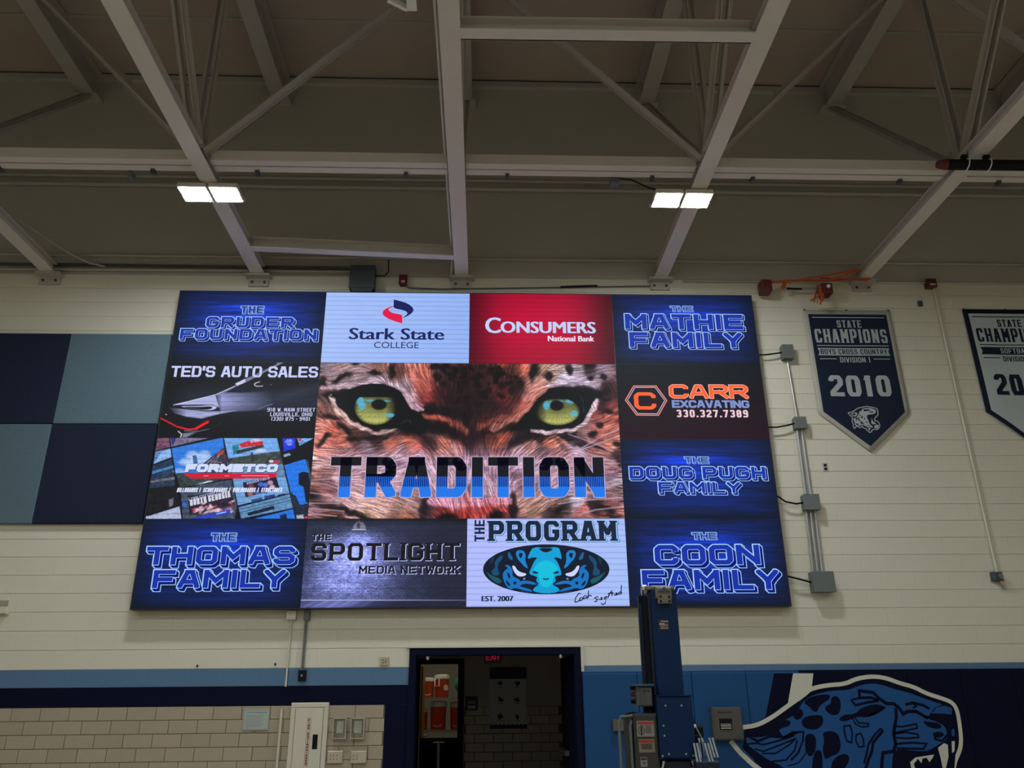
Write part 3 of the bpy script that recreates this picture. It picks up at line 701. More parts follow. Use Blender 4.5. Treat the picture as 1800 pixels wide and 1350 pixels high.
def auto_bg(px, py, X, Z):
    sc, o = 4.822, (220, 500); img = np.zeros(px.shape+(3,))+np.array([9, 12, 17]); L = lambda p: loc(p, sc, o)
    cx, cy = (px-o[0])*sc, (py-o[1])*sc
    hz = np.exp(-((cy-980)/110)**2)*np.clip((cx-300)/300, 0, 1); img = img+hz[..., None]*np.array([22, 26, 38])
    ray_ = np.clip(1-np.abs(cy-(1080-(cx-900)*.30))/70, 0, 1)*np.clip((cx-900)/500, 0, 1)*.5; img = over(img, ray_, (60, 62, 85))
    n = .85+.3*vnoise(px, py, 14, 1.5, 3, 2)
    fade = np.clip((1250-cx)/420, 0, 1)*np.clip((cx-760)/60, 0, 1)
    body = softpoly(px, py, L([(768, 940), (850, 915), (1000, 918), (1260, 900), (1260, 1060), (1000, 1078), (805, 1080)]), 1.5)
    img = over(img, body*fade**.8*n*np.clip(.55+.5*np.sin((cy-900)/58), 0, 1), (150, 152, 205))
    img = over(img, softpoly(px, py, L([(410, 1022), (560, 985), (765, 935), (790, 1010), (800, 1045), (740, 1018), (600, 1018)]), 1), (172, 176, 222))
    low = softpoly(px, py, L([(370, 1042), (500, 1058), (700, 1075), (950, 1070), (800, 1098), (650, 1137), (520, 1122), (420, 1092)]), 1.5)
    img = over(img, low*np.clip((cx-350)/170, 0, 1)*np.clip((cx.max()-cx)/300, 0, 1)*n*.9, (175, 178, 225))
    img = over(img, softpoly(px, py, L(smooth([(440, 1030), (640, 1030), (740, 1020), (790, 1045), (720, 1072), (560, 1052)])), 1), (190, 194, 235))
    img = over(img, softpoly(px, py, L(smooth([(480, 1036), (640, 1040), (720, 1032), (750, 1046), (690, 1066), (560, 1050)])), 1), (12, 14, 20))
    roof = softpoly(px, py, L([(765, 938), (920, 868), (1010, 805), (1110, 760), (1290, 672), (1280, 655), (1355, 655), (1290, 690), (1100, 790), (1020, 832), (940, 866), (790, 945)]), .8)
    img = over(img, roof, (120, 122, 158)); img = over(img, softpoly(px, py, L([(930, 842), (1015, 800), (1020, 828), (950, 858)]), .8), (205, 210, 245))
    img = over(img, np.clip(1.1-segd(px, py, L([(410, 1022), (765, 935), (930, 862)])), 0, 1), (225, 228, 255))
    img = over(img, np.clip(.8-segd(px, py, L([(768, 935), (782, 990), (800, 1040), (802, 1090)])), 0, 1), (10, 12, 20))
    for p, w, c in (([(300, 1133), (430, 1200)], 1.2, (240, 20, 40)), ([(440, 1206), (540, 1230), (600, 1222), (650, 1195)], 1.4, (240, 20, 40)), ([(600, 1222), (700, 1165)], 2.4, (235, 15, 35)),
                    ([(450, 1245), (478, 1268), (470, 1296)], 1.0, (220, 220, 235)), ([(1140, 825), (1100, 838), (1096, 852), (1118, 864), (1165, 862)], .8, (230, 230, 245)),
                    ([(500, 1240), (620, 1245), (712, 1226)], .7, (120, 120, 140)), ([(720, 1222), (790, 1190), (825, 1155)], .45, (60, 62, 70)), ([(1130, 1056), (1160, 1042), (1250, 1013)], .6, (130, 132, 150)), ([(345, 1100), (350, 1104)], .9, (210, 210, 225)), ([(1237, 848), (1239, 850)], .6, (200, 200, 220))):
        img = over(img, np.clip(w+.4-segd(px, py, L(p)), 0, 1), c)
    img = over(img, softpoly(px, py, L([(490, 1262), (610, 1248), (560, 1275), (520, 1298), (480, 1298)]), 3)*.8, (150, 155, 185))
    img = over(img, np.clip(.6-segd(px, py, L([(1130, 1290), (1120, 1240), (1140, 1285), (1230, 1280), (1250, 1205), (1310, 1220), (1260, 1265), (1215, 1285)])), 0, 1)*.6, (45, 50, 55))
    return img
def collage_bg(px, py, X, Z):
    sc, o = 6.0, (260, 765); cx, cy = (px-o[0])*sc, (py-o[1])*sc; img = np.zeros(px.shape+(3,))+np.array([10, 14, 22])
    def pl(pts, col, soft=3, var=0, sd=0, a=1.0):
        nonlocal img
        c = np.asarray(col, float)*np.ones(px.shape+(3,))
        if var: c = c*(1-var+2*var*vnoise(cx, cy, 26, 12, sd, 3))[..., None]
        img = img*(1-a*softpoly(cx, cy, pts, soft)[..., None])+c*a*softpoly(cx, cy, pts, soft)[..., None]
    pl([(85, 25), (220, 25), (240, 140), (70, 175)], (110, 70, 95), var=.6, sd=1); pl([(235, 25), (700, 25), (250, 132)], (120, 108, 140), var=.3, sd=2); pl([(240, 25), (300, 25), (260, 120)], (30, 50, 120))
    pl([(60, 175), (238, 140), (250, 235), (40, 315)], (90, 125, 180), var=.25, sd=3); pl([(150, 170), (238, 145), (248, 228), (60, 300)], (140, 180, 235), var=.1)
    pl([(45, 325), (252, 250), (290, 560), (0, 600)], (38, 55, 82), var=.5, sd=4); pl([(45, 380), (265, 320), (268, 345), (40, 410)], (60, 130, 190), var=.3); pl([(30, 480), (280, 440), (283, 470), (25, 500)], (110, 110, 125), var=.5)
    pl([(0, 560), (300, 530), (345, 735), (0, 840)], (22, 22, 28), var=.7, sd=5); pl([(220, 680), (270, 660), (265, 740), (225, 760)], (120, 120, 135), soft=14, var=.3)
    pl([(-20, 855), (345, 745), (362, 890), (-20, 892)], (172, 182, 215), var=.15, sd=6)
    pl([(245, 140), (790, 25), (850, 460), (300, 420)], (48, 122, 222), var=.1)
    for ex, ey, rx, ry in ((470, 210, 70, 45), (600, 200, 60, 40), (540, 240, 120, 50), (420, 275, 90, 40), (500, 290, 170, 40), (330, 380, 60, 30), (620, 250, 60, 30)):
        img = over(img, np.clip(ell(cx, cy, ex, ey, rx, ry, 22)*.75*(.6+.7*vnoise(cx, cy, 40, 25, 8, 3)), 0, 1), (178, 202, 244))
    pl([(472, 215), (512, 210), (525, 300), (480, 305)], (60, 95, 150), var=.2)
    pl([(580, 300), (800, 130), (845, 290), (840, 400), (600, 400)], (62, 52, 70), var=.4, sd=9); pl([(720, 190), (800, 150), (805, 195), (740, 215)], (170, 70, 60), soft=10, var=.4)
    for a, b in (((620, 300), (700, 230)), ((660, 300), (760, 200)), ((700, 300), (760, 200)), ((640, 270), (780, 290))): img = over(img, np.clip((4-segd(cx, cy, [a, b]))/2, 0, 1)*.7, (170, 170, 190))
    pl([(300, 400), (890, 400), (890, 480), (340, 560)], (52, 66, 70), var=.6, sd=10); pl([(345, 560), (885, 470), (940, 740), (915, 890), (370, 890)], (62, 74, 96), var=.5, sd=11)
    pl([(480, 530), (640, 480), (700, 480), (560, 530)], (190, 200, 215), soft=8, var=.3); pl([(420, 640), (880, 585), (915, 735), (440, 850)], (40, 30, 48), var=.6, sd=12)
    for k in range(26):
        r = random.Random(k); img = over(img, ell(cx, cy, 450+r.random()*450, 700+r.random()*120, 12+r.random()*30, 8+r.random()*14, 8, -.4)*.85, [(205, 120, 140), (225, 190, 205), (190, 70, 100), (235, 215, 225)][k % 4])
    pl([(455, 885), (860, 780), (875, 828), (520, 892)], (34, 62, 205), var=.1); pl([(720, 825), (825, 803), (828, 815), (722, 838)], (170, 190, 240))
    img = over(img, ell(cx, cy, 385, 730, 26, 24, 5), (50, 100, 200))
    pl([(800, 25), (1360, 25), (1425, 300), (1440, 430), (850, 430), (838, 250)], (116, 168, 232), var=.06)
    pl([(845, 245), (1400, 165), (1425, 300), (860, 300)], (58, 66, 66), var=.6, sd=13); pl([(860, 300), (1440, 300), (1450, 440), (870, 440)], (104, 136, 178), var=.25, sd=15); pl([(1085, 185), (1108, 185), (1112, 280), (1090, 280)], (50, 45, 50))
    pl([(890, 110), (955, 92), (965, 175), (905, 210)], (30, 128, 150), var=.3); pl([(930, 165), (1215, 95), (1225, 125), (940, 200)], (45, 55, 55), var=.4); pl([(960, 95), (1080, 55), (1210, 60), (1215, 105), (985, 130)], (205, 42, 55), var=.3, sd=14); pl([(1070, 50), (1180, 38), (1205, 62), (1090, 80)], (190, 165, 195), var=.4)
    pl([(1110, 190), (1160, 145), (1240, 145), (1250, 175)], (190, 205, 235), soft=8)
    img = over(img, ell(cx, cy, 1350, 280, 45, 18, 8), (170, 60, 80)); img = over(img, ell(cx, cy, 1300, 275, 25, 16, 8), (205, 205, 220))
    pl([(1420, 35), (1555, 28), (1555, 140), (1432, 172)], (34, 52, 222), var=.15); img = over(img, ell(cx, cy, 1490, 75, 45, 36, 8)*vnoise(cx, cy, 14, 14, 3, 2)*1.2, (150, 170, 245)); pl([(1570, 28), (1755, 28), (1600, 112)], (110, 160, 225), var=.4, sd=16); pl([(1590, 28), (1625, 28), (1615, 60), (1592, 60)], (200, 60, 80))
    pl([(1430, 205), (1490, 185), (1510, 210), (1435, 232)], (140, 175, 200), soft=6)
    pl([(895, 460), (1455, 440), (1500, 612), (950, 742)], (112, 160, 214), var=.08); pl([(1000, 500), (1350, 430), (1390, 560), (1030, 655)], (24, 24, 50), var=.3)
    for k, (a, b, c) in enumerate(((1190, 520, (70, 110, 220)), (1240, 525, (90, 120, 230)), (1290, 500, (205, 150, 180)), (1310, 545, (225, 190, 205)), (1090, 540, (150, 60, 90)), (1150, 600, (90, 90, 170)), (1240, 590, (60, 70, 150)), (1080, 620, (170, 110, 110)))): img = over(img, ell(cx, cy, a, b, 30, 24, 12)*.9, c)
    pl([(955, 760), (1508, 618), (1535, 770), (985, 880)], (96, 142, 186), var=.2, sd=17)
    for y in (0, 38, 70): img = over(img, np.clip((3.5-segd(cx, cy, [(960, 748+y), (1520, 612+y)]))/2, 0, 1), (20, 30, 50))
    pl([(1090, 680), (1205, 655), (1205, 700), (1100, 722)], (40, 70, 130), var=.4); pl([(1228, 640), (1340, 622), (1342, 655), (1232, 680)], (36, 60, 140), var=.3); pl([(1365, 630), (1450, 612), (1450, 635), (1370, 650)], (40, 40, 90))
    pl([(1045, 820), (1330, 742), (1335, 780), (1060, 850)], (22, 30, 60), var=.6, sd=18)
    pl([(1090, 888), (1535, 778), (1560, 888)], (40, 116, 226), var=.05); pl([(1390, 845), (1460, 828), (1470, 888), (1400, 888)], (20, 30, 60))
    pl([(1440, 318), (1655, 250), (1722, 470), (1700, 720), (1600, 735), (1560, 640), (1510, 615)], (34, 118, 232), var=.05)
    pl([(1590, 405), (1640, 385), (1722, 400), (1725, 560), (1640, 545), (1590, 520)], (14, 20, 34), soft=8); pl([(1640, 540), (1725, 560), (1715, 740), (1665, 700)], (16, 24, 40), soft=6); pl([(1510, 630), (1560, 640), (1600, 730), (1720, 740), (1720, 890), (1560, 890)], (30, 40, 60), var=.6, sd=19)
    for k in range(14): img = over(img, np.clip((3-segd(cx, cy, [(1662+k*4.4, 265+k*20), (1690+k*4, 275+k*20)]))/2, 0, 1), (130, 160, 205))
    pl([(1565, 845), (1640, 835), (1645, 888), (1570, 888)], (170, 185, 200), var=.5, sd=20); img = over(img, ell(cx, cy, 1668, 868, 16, 12, 4), (220, 50, 80))
    for a, b in (((228, 30), (360, 890)), ((60, 172), (700, 22)), ((795, 22), (975, 892)), ((35, 320), (250, 240)), ((340, 560), (890, 458)), ((1365, 22), (1562, 892)), ((940, 748), (1520, 610)), ((985, 885), (1535, 772)), ((0, 850), (345, 740)), ((1425, 310), (1680, 240))):
        img = over(img, np.clip((7-segd(cx, cy, [a, b]))/3, 0, 1), (8, 11, 18))
    return img*(.86+.28*vnoise(cx, cy, 12, 9, 31, 2))[..., None]
def brick_bg(px, py, X, Z):
    sc, o = 5.806, (520, 900); cx, cy = (px-o[0])*sc, (py-o[1])*sc
    row = np.floor(Z/.022); mv = (Z/.022) % 1; mu = ((X+row*.027)/.055) % 1
    mort = np.maximum(mv > .78, mu > .9)*1.0
    cone = np.exp(-((cx-(640-(cy-200)*.22))/(190+(cy-150).clip(0)*.42))**2)*np.clip((cy-150)/120, 0, 1)*np.exp(-((cy-480)/420)**2)
    rough = vnoise(px, py, 3.2, 1.6, 21, 3); big = vnoise(px, py, 20, 12, 22, 2)
    b = .06+.13*np.exp(-((cx-650)/600)**2)+1.0*cone
    b = b*(.5+1.1*rough)*(.75+.5*big)*(1+mort*(.55-.5*cone))
    img = np.stack([22+118*b, 26+124*b, 40+190*b], -1)
    fl = cy > 895
    fb = (.25+1.2*np.exp(-((cx-450+(cy-900)*2)/380)**2))*(.6+.6*vnoise(px+py*2, py, 5, 30, 9, 2))
    img = np.where(fl[..., None], np.stack([14+75*fb, 16+78*fb, 28+125*fb], -1), img)
    img = over(img, np.clip(1.3-np.abs(cy-900)/5.8, 0, 1)*np.clip(1.5-cx/1700, .3, 1), (190, 195, 240))
    dome = softpoly(px, py, loc(smooth([(578, 178), (590, 130), (625, 100), (650, 95), (690, 105), (712, 150), (715, 180)]), sc, o), .8)
    img = over(img, dome, (120, 124, 150)); img = over(img, ell(px, py, 520+640/sc, 900+140/sc, 3, 5, 2), (60, 62, 80)); img = over(img, np.clip(1.1-segd(px, py, loc([(575, 180), (715, 181)], sc, o)), 0, 1), (230, 232, 255)); img = over(img, np.clip(.9-segd(px, py, loc([(640, 70), (650, 95)], sc, o)), 0, 1), (180, 180, 200))
    return img*(1-.5*np.exp(-((cy-70)/40.)**2)[..., None])
# --- the big cat's stare, painted hair by hair ----------------------------
CL = [(150,70,150,130,140),(300,60,160,135,140),(60,160,120,90,90),(420,100,165,140,145),(600,60,150,110,100),(740,100,120,80,75),(850,80,190,120,110),(950,120,185,110,100),(950,230,170,95,85),(1080,60,100,62,60),(1200,100,130,80,80),(1000,320,140,62,62),(1300,200,72,42,46),(1250,350,60,35,45),
 (600,190,160,140,150),(300,210,140,120,125),(500,190,150,130,135),(760,240,170,150,160),(820,350,190,160,170),(880,400,180,130,140),(990,420,50,30,35),(1100,470,150,80,70),(1230,520,170,90,75),(1310,620,160,80,70),(1100,560,40,26,30),(900,520,30,20,30),(250,330,140,100,100),(300,420,150,115,110),(130,330,110,80,80),(90,400,130,90,85),
 (130,560,210,140,130),(200,600,190,110,95),(290,700,180,110,100),(100,720,200,130,120),(400,660,90,58,58),(550,670,70,48,52),(650,640,90,70,75),(500,720,130,110,125),(300,780,160,120,120),(700,700,170,105,95),(850,680,190,110,90),(900,720,180,100,95),(760,740,140,110,120),(1000,700,90,60,65),(1120,700,190,120,105),(1200,740,170,120,120),(950,780,180,140,160),(1250,680,160,90,80),
 (100,850,200,160,160),(400,900,190,165,185),(750,850,190,170,195),(1000,900,195,175,200),(1300,900,190,170,205),(60,950,160,115,108),(130,950,110,75,70),(150,1050,160,95,85),(60,1130,70,48,48),(300,1000,200,170,190),(300,1150,195,160,165),(420,1200,220,180,180),(600,1230,215,170,165),(750,1220,120,90,90),(880,1200,140,110,110),(800,1280,170,110,80),(500,1290,170,140,120),
 (60,1210,150,110,120),(200,1290,120,75,70),(950,1200,50,32,45),(1000,1130,160,125,150),(700,1000,200,175,195),(1100,1000,195,170,195),(1100,1180,210,150,170),(1200,1180,230,170,190),(1250,1230,170,80,80),(1330,1240,190,80,75),(1100,1250,110,50,50),(1150,1290,34,16,16),(1280,1290,150,40,35)]
CR = [(40,80,80,45,45),(140,80,110,60,55),(280,60,130,80,70),(350,60,180,90,80),(450,60,170,95,80),(530,80,190,110,95),(610,90,60,45,40),(680,70,160,130,115),(780,80,170,145,140),(960,80,165,150,160),(1060,60,60,46,46),(1150,90,150,130,150),(1230,80,150,120,130),(640,190,200,150,140),(560,260,190,130,125),(470,220,70,42,42),(350,300,190,75,75),(450,330,170,90,80),(500,380,190,110,100),(560,320,200,140,130),
 (100,400,50,30,35),(250,400,70,40,40),(330,470,140,80,80),(420,500,160,90,80),(230,520,130,60,55),(380,540,120,65,55),(850,170,200,190,210),(1000,190,180,160,180),(1100,200,150,130,140),(750,210,190,160,155),(1200,250,60,40,45),(1250,300,120,70,70),(1180,400,110,60,60),(1240,400,130,70,65),(1220,500,170,100,90),(1200,600,190,120,110),(1000,650,160,120,120),(900,640,70,50,56),(650,650,60,40,44),(720,670,190,120,100),(800,690,200,130,110),
 (560,700,170,120,110),(480,740,180,140,150),(650,740,110,84,90),(850,730,170,120,120),(300,650,180,100,80),(250,700,190,110,90),(150,650,100,50,50),(350,620,150,80,65),(450,680,70,52,60),(500,620,50,35,40),(60,650,60,30,40),(90,720,100,90,130),(200,760,190,140,150),(1100,720,150,90,90),(1230,720,200,130,110),(1280,800,60,42,46),(950,740,190,160,190),(200,850,190,165,190),(480,850,180,160,190),(600,900,170,150,180),
 (900,850,190,150,170),(1230,900,150,110,120),(450,950,120,100,130),(1250,1000,170,160,180),(470,1030,110,90,110),(400,1000,190,160,190),(100,1000,185,165,195),(250,1000,190,165,195),(700,1000,170,150,180),(900,1000,180,150,175),(200,1100,180,165,190),(150,1180,190,150,170),(300,1170,230,150,160),(380,1160,220,150,160),(50,1230,200,80,75),(200,1220,180,80,75),(300,1280,40,22,22),(420,1220,40,26,30),(350,1230,170,80,80),(500,1200,170,130,125),
 (650,1150,190,150,140),(600,1250,150,120,100),(750,1250,50,36,34),(850,1210,80,64,60),(950,1180,180,170,190),(1000,1230,190,120,115),(1100,1200,50,36,38),(1230,1230,130,80,80),(1290,1280,190,130,120),(1200,1150,100,60,60),(1250,1080,120,96,96)]
SPL = [(260,175,45,20,-.5),(310,135,50,20,-.3),(130,200,32,60,.2),(540,125,50,22,.1),(690,100,26,60,.1),(390,50,30,15,0),(1060,150,36,30,.3),(1200,155,32,26,0),(1120,215,42,20,.5),(1250,250,40,30,0),(1050,70,30,30,0),(1290,90,30,26,0),(200,480,75,22,.2),(290,560,60,26,.5),(330,600,50,22,.4),(150,650,60,20,-.6),(110,700,40,14,-.5),(380,660,60,20,.1),(520,650,90,18,-.1),(160,1200,130,30,.15),(330,1250,120,24,.25),(470,1290,80,16,.3),(60,1130,90,26,.1),(210,1300,80,14,0),(960,1190,22,70,0),(640,660,60,12,-.5),(860,430,30,70,.1),(1120,1290,60,26,-.2)]
SPR = [(20,85,26,26,0),(130,130,26,24,0),(280,120,40,34,0),(190,72,28,18,0),(395,152,18,20,0),(448,148,16,16,0),(340,222,34,30,0),(130,205,22,24,0),(240,258,20,26,0),(170,290,34,24,0),(490,195,30,18,.6),(30,205,22,22,0),(600,120,24,80,.1),(715,140,34,30,.6),(885,95,28,44,0),(1060,60,50,26,0),(1070,155,26,20,.3),(1168,152,30,26,0),(320,290,24,20,0),(420,260,30,40,.2),(60,330,30,26,0),(150,380,30,26,0),(1140,550,30,28,0),(1080,620,40,26,-.5),(980,710,60,22,.2),(1130,730,50,18,.4),(1280,700,30,26,0),(1290,830,26,50,0),(760,1240,110,24,-.3),(1100,1180,70,20,0),(1180,1230,90,26,.3),(1250,1290,70,18,0),(440,1180,24,60,0),(300,1285,60,24,-.2),(1210,440,30,20,.3),(1180,330,40,16,.2),(690,620,120,14,-.1),(840,650,80,16,.5),(560,620,60,22,-.4)]
def cat_bg(px, py, X, Z):
    pts = [(540+a/4.655, 630+b/4.655, r, g, c) for a, b, r, g, c in CL]+[(810+a/4.657, 630+b/4.657, r, g, c) for a, b, r, g, c in CR]
    warp = (vnoise(px, py, 14, 14, 41, 2)-.5)*9; warp2 = (vnoise(px, py, 14, 14, 42, 2)-.5)*9; qx, qy = px+warp, py+warp2
    num = np.zeros(px.shape+(3,)); den = np.zeros(px.shape)+1e-9
    for a, b, r, g, c in pts:
        w = 1/(((qx-a)**2+(qy-b)**2)/90+.12)**2.2; num += w[..., None]*np.array([r, g, c]); den += w
    img = num/den[..., None]
    for S, o, sc in ((SPL, (540, 630), 4.655), (SPR, (810, 630), 4.657)):
        for a, b, rx, ry, an in S:
            img = over(img, ell(qx, qy, o[0]+a/sc, o[1]+b/sc, rx/sc, ry/sc, 4.5, an)*.9, (26, 18, 22))
    L = lambda p: loc(p, 4.655, (540, 630)); R_ = lambda p: loc(p, 4.657, (810, 630))
    def soft_line(pts, w, col, a=.8, s=3):
        nonlocal img; img = over(img, np.clip((w+s-segd(qx, qy, pts))/s, 0, 1)*a, col)
    soft_line(L([(130,240),(300,235),(450,185),(620,185),(760,250),(830,360),(900,410)]), 2, (185,165,175), .6, 4); soft_line(L([(200,330),(270,430),(350,510),(470,585),(600,605),(740,585)]), 2.2, (200,168,160), .75, 3)
    soft_line(L([(830,420),(960,440),(1130,430),(1330,480)]), 3, (40,24,30), .7, 5); soft_line(L([(880,520),(1010,545),(1160,580),(1280,660),(1340,740)]), 3, (34,20,26), .75, 5); soft_line(L([(940,470),(1080,480),(1210,520),(1300,590)]), 2, (185,98,82), .6, 4)
    soft_line(L([(640,700),(760,655),(870,665),(960,720),(1020,800)]), 3, (192,112,94), .5, 5); soft_line(L([(700,620),(900,600),(980,660),(1060,740)]), 2, (60,36,42), .6, 5)
    soft_line(R_([(700,240),(620,340),(540,430),(430,520),(240,580)]), 3, (190,125,115), .5, 5); soft_line(R_([(150,640),(260,590),(420,560),(560,600)]), 2.4, (40,24,30), .7, 4); soft_line(R_([(600,590),(760,600),(900,585),(1020,520),(1090,400),(1110,330)]), 2.2, (190,165,178), .75, 3)
    soft_line(R_([(120,740),(180,660),(300,620),(380,600)]), 3, (180,98,80), .5, 6); soft_line(R_([(380,740),(480,670),(620,640),(760,640),(860,740)]), 2, (60,44,50), .5, 5); soft_line(R_([(60,560),(90,640),(80,740)]), 3, (66,44,60), .6, 5)
    # broad shading of the face
    def shade(poly, col, al, soft): 
        nonlocal img; img = over(img, softpoly(qx, qy, poly, soft)*al, col)
    shade([(775,638),(905,638),(925,690),(905,735),(870,775),(855,800),(835,800),(815,765),(770,735),(760,690)], (34,20,24), .62, 20)
    shade(L([(830,400),(1000,380),(1200,400),(1340,430),(1340,740),(1290,640),(1200,520),(1080,450),(960,450),(860,480)]), (26,18,24), .75, 9)
    shade(L([(880,500),(1010,535),(1180,580),(1290,670),(1340,760),(1240,700),(1120,620),(1000,610),(940,640),(800,620)]), (24,16,22), .8, 9)
    shade(L([(740,600),(900,590),(1000,680),(1060,800),(1000,790),(920,690),(820,650)]), (40,24,30), .6, 8)
    shade(R_([(440,640),(560,610),(700,625),(560,660),(460,700),(360,760),(330,760)]), (30,20,28), .75, 8); shade(R_([(760,610),(900,600),(1000,640),(1060,720),(960,700),(860,660)]), (34,28,38), .7, 8)
    shade(R_([(1160,260),(1300,240),(1300,330),(1200,360),(1180,500),(1120,420)]), (40,26,32), .6, 8)
    shade(R_([(20,600),(100,560),(260,520),(420,540),(560,580),(420,600),(240,600),(130,680),(110,800),(40,790)]), (44,26,32), .5, 12)
    shade(L([(120,300),(330,250),(460,200),(640,195),(800,270),(880,410),(980,500),(960,610),(780,600),(520,610),(330,470)]), (12,12,18), .92, 6)
    shade(R_([(380,590),(540,440),(620,310),(760,230),(1000,225),(1180,290),(1080,380),(1040,510),(900,590)]), (12,12,18), .92, 6)
    shade([(568,792),(1080,792),(1092,880),(560,880)], (198,158,168), .5, 30)
    img = over(img, np.clip((vnoise(px, py, 34, 22, 77, 2)-.55)*2.2, 0, .45)*np.clip((py-765)/30, 0, 1), (92, 66, 84))
    shade([(640,880),(740,872),(745,905),(650,905)], (212,172,164), .5, 16); shade([(900,880),(990,870),(960,905),(905,905)], (178,140,132), .4, 14)
    soft_line(L([(960,470),(1100,482),(1220,525),(1300,600)]), 2.2, (200,110,90), .6, 6); soft_line(R_([(150,560),(280,510),(420,470),(560,370)]), 2.4, (176,98,84), .5, 5)
    soft_line(L([(960,1140),(940,1300)]), 3.5, (34,22,30), .7, 5); soft_line(R_([(440,1130),(420,1290)]), 4, (34,22,30), .7, 5)
    soft_line(L([(1000,1170),(1100,1170),(1200,1190),(1300,1200)]), 4, (222,158,182), .7, 4); soft_line(R_([(120,1190),(220,1170),(320,1155),(410,1165)]), 4, (226,152,176), .7, 4)
    shade(L([(1030,1230),(1340,1215),(1340,1310),(1060,1310)]), (150,62,60), .5, 8); shade(R_([(0,1215),(330,1205),(250,1310),(0,1310)]), (150,62,60), .5, 8)
    img = over(img, ell(px, py, 540+1150/4.655, 630+1300/4.655, 16, 6, 4), (20, 8, 8)); img = over(img, ell(px, py, 810+290/4.657, 630+1290/4.657, 10, 5, 4), (20, 8, 8))
    soft_line(L([(130,245),(260,240),(400,200),(520,180),(640,190),(760,240),(830,320),(860,400),(900,415)]), 2.2, (196,172,186), .8, 3); soft_line(L([(800,300),(850,380),(930,410)]), 2.6, (200,160,178), .8, 3)
    soft_line(L([(190,320),(260,420),(340,505),(470,590),(600,612),(740,580)]), 2.2, (206,176,172), .85, 3); soft_line(R_([(700,230),(620,330),(540,420),(430,500),(260,570)]), 3.4, (205,138,126), .6, 4)
    soft_line(R_([(720,215),(850,180),(1000,190),(1120,215)]), 2.4, (200,182,206), .75, 4); soft_line(R_([(580,592),(760,600),(900,588),(1020,520),(1085,420),(1105,340)]), 2.3, (204,182,192), .85, 3)
    rr = random.Random(12)
    for k in range(46):                      # small dense spots of the forehead
        a = 770+rr.random()*150; b = 642+abs(rr.gauss(0, 1))*34; r0 = 2.2+rr.random()*3.2
        if abs(a-845) < 75-(b-640)*.35: img = over(img, ell(qx, qy, a, b, r0*1.1, r0, 3)*.85, (20, 13, 16))
    # hair direction and streaks
    ctr = [(600,660,-.3),(700,650,1.4),(800,660,1.5),(870,660,1.7),(950,650,2.3),(1040,660,2.9),(570,700,.9),(640,672,.1),(720,700,.9),(760,740,1.0),(560,760,.1),(620,790,-.2),(700,790,-.5),(780,800,.9),(820,740,1.5),(900,740,2.2),(960,790,2.6),(1040,790,.4),(1080,740,-.4),(1080,860,.1),(600,880,.4),(700,890,.3),(860,890,1.2),(950,890,-.5),(1050,890,.1),(560,850,0),(820,850,1.5),(980,672,0),(1060,690,1.2),(590,730,.9)]
    s2 = np.zeros(px.shape); c2 = np.zeros(px.shape)
    for a, b, t in ctr:
        w = 1/((px-a)**2+(py-b)**2+150)**1.6; s2 += w*math.sin(2*t); c2 += w*math.cos(2*t)
    th = .5*np.arctan2(s2, c2)+(vnoise(px, py, 18, 18, 50, 2)-.5)*.9
    H, Wd = px.shape; N = np.random.RandomState(3).rand(H, Wd); N2 = np.random.RandomState(4).rand(H, Wd)
    jj, ii = np.meshgrid(np.arange(Wd), np.arange(H)); acc = np.zeros((H, Wd)); acc2 = np.zeros((H, Wd)); stp = 1.0
    for sgn in (1, -1):
        x = jj.astype(float); y = ii.astype(float)
        for k in range(11):
            xi = np.clip(np.round(x).astype(int), 0, Wd-1); yi = np.clip(np.round(y).astype(int), 0, H-1)
            acc += N[yi, xi]; acc2 += N2[yi//2, xi//2]; t = th[yi, xi]; x += sgn*np.cos(t)*stp; y -= sgn*np.sin(t)*stp
    for A in (acc, acc2): A -= A.mean(); A /= A.std()
    k = .97+np.clip(.13*acc+.12*acc2, -.5, .6); lum = img.mean(-1, keepdims=True)
    img = img*k[..., None]+np.clip(acc-.3, 0, 3)[..., None]*4*(lum > 70)
    img = 255*np.clip(img/255, 0, 1.2)**1.22*1.10
    # eyes
    for al, ic, ir, pc, pr, hl, LL in (([(170,310),(320,262),(450,215),(600,208),(720,240),(790,300),(830,400),(900,450),(965,520),(960,600),(860,600),(780,568),(640,582),(520,568),(420,522),(340,450),(290,360),(230,322)], (560,405), (172,140), (588,378), (62,42), [(430,345,34,32),(450,385,30,34),(515,346,46,9),(642,350,34,8),(632,364,10,16),(680,466,36,18)], L),
                                      ([(400,575),(470,530),(550,450),(610,350),(700,270),(820,238),(960,250),(1060,280),(1160,298),(1085,340),(1052,430),(990,505),(900,565),(760,582),(600,582)], (792,436), (182,112), (785,385), (55,42), [(702,385,28,36),(735,372,14,24),(808,354,30,12),(900,350,44,20),(928,452,30,24)], R_)):
        img = over(img, softpoly(px, py, LL(smooth(al, 1)), 2.2), (8, 9, 13))
        sc = 4.656; (cx, cy), = LL([ic]); rx, ry = ir[0]/sc, ir[1]/sc
        top = np.clip((py-LL([(0, 312 if LL is L else 328)])[0][1])/2, 0, 1)
        r = np.hypot((px-cx)/rx, (py-cy)/ry); a = np.clip((1-r)*ry/1.3+.4, 0, 1)*top
        (p0, p1), = LL([pc]); ang = np.arctan2(py-p1, px-p0); sp = .5+.5*np.sin(ang*37+6*vnoise(px, py, 4, 4, 60, 2)); dd = np.hypot(px-p0, py-p1)/rx
        y = np.clip((py-(cy-ry*.4))/(ry*1.2), 0, 1)
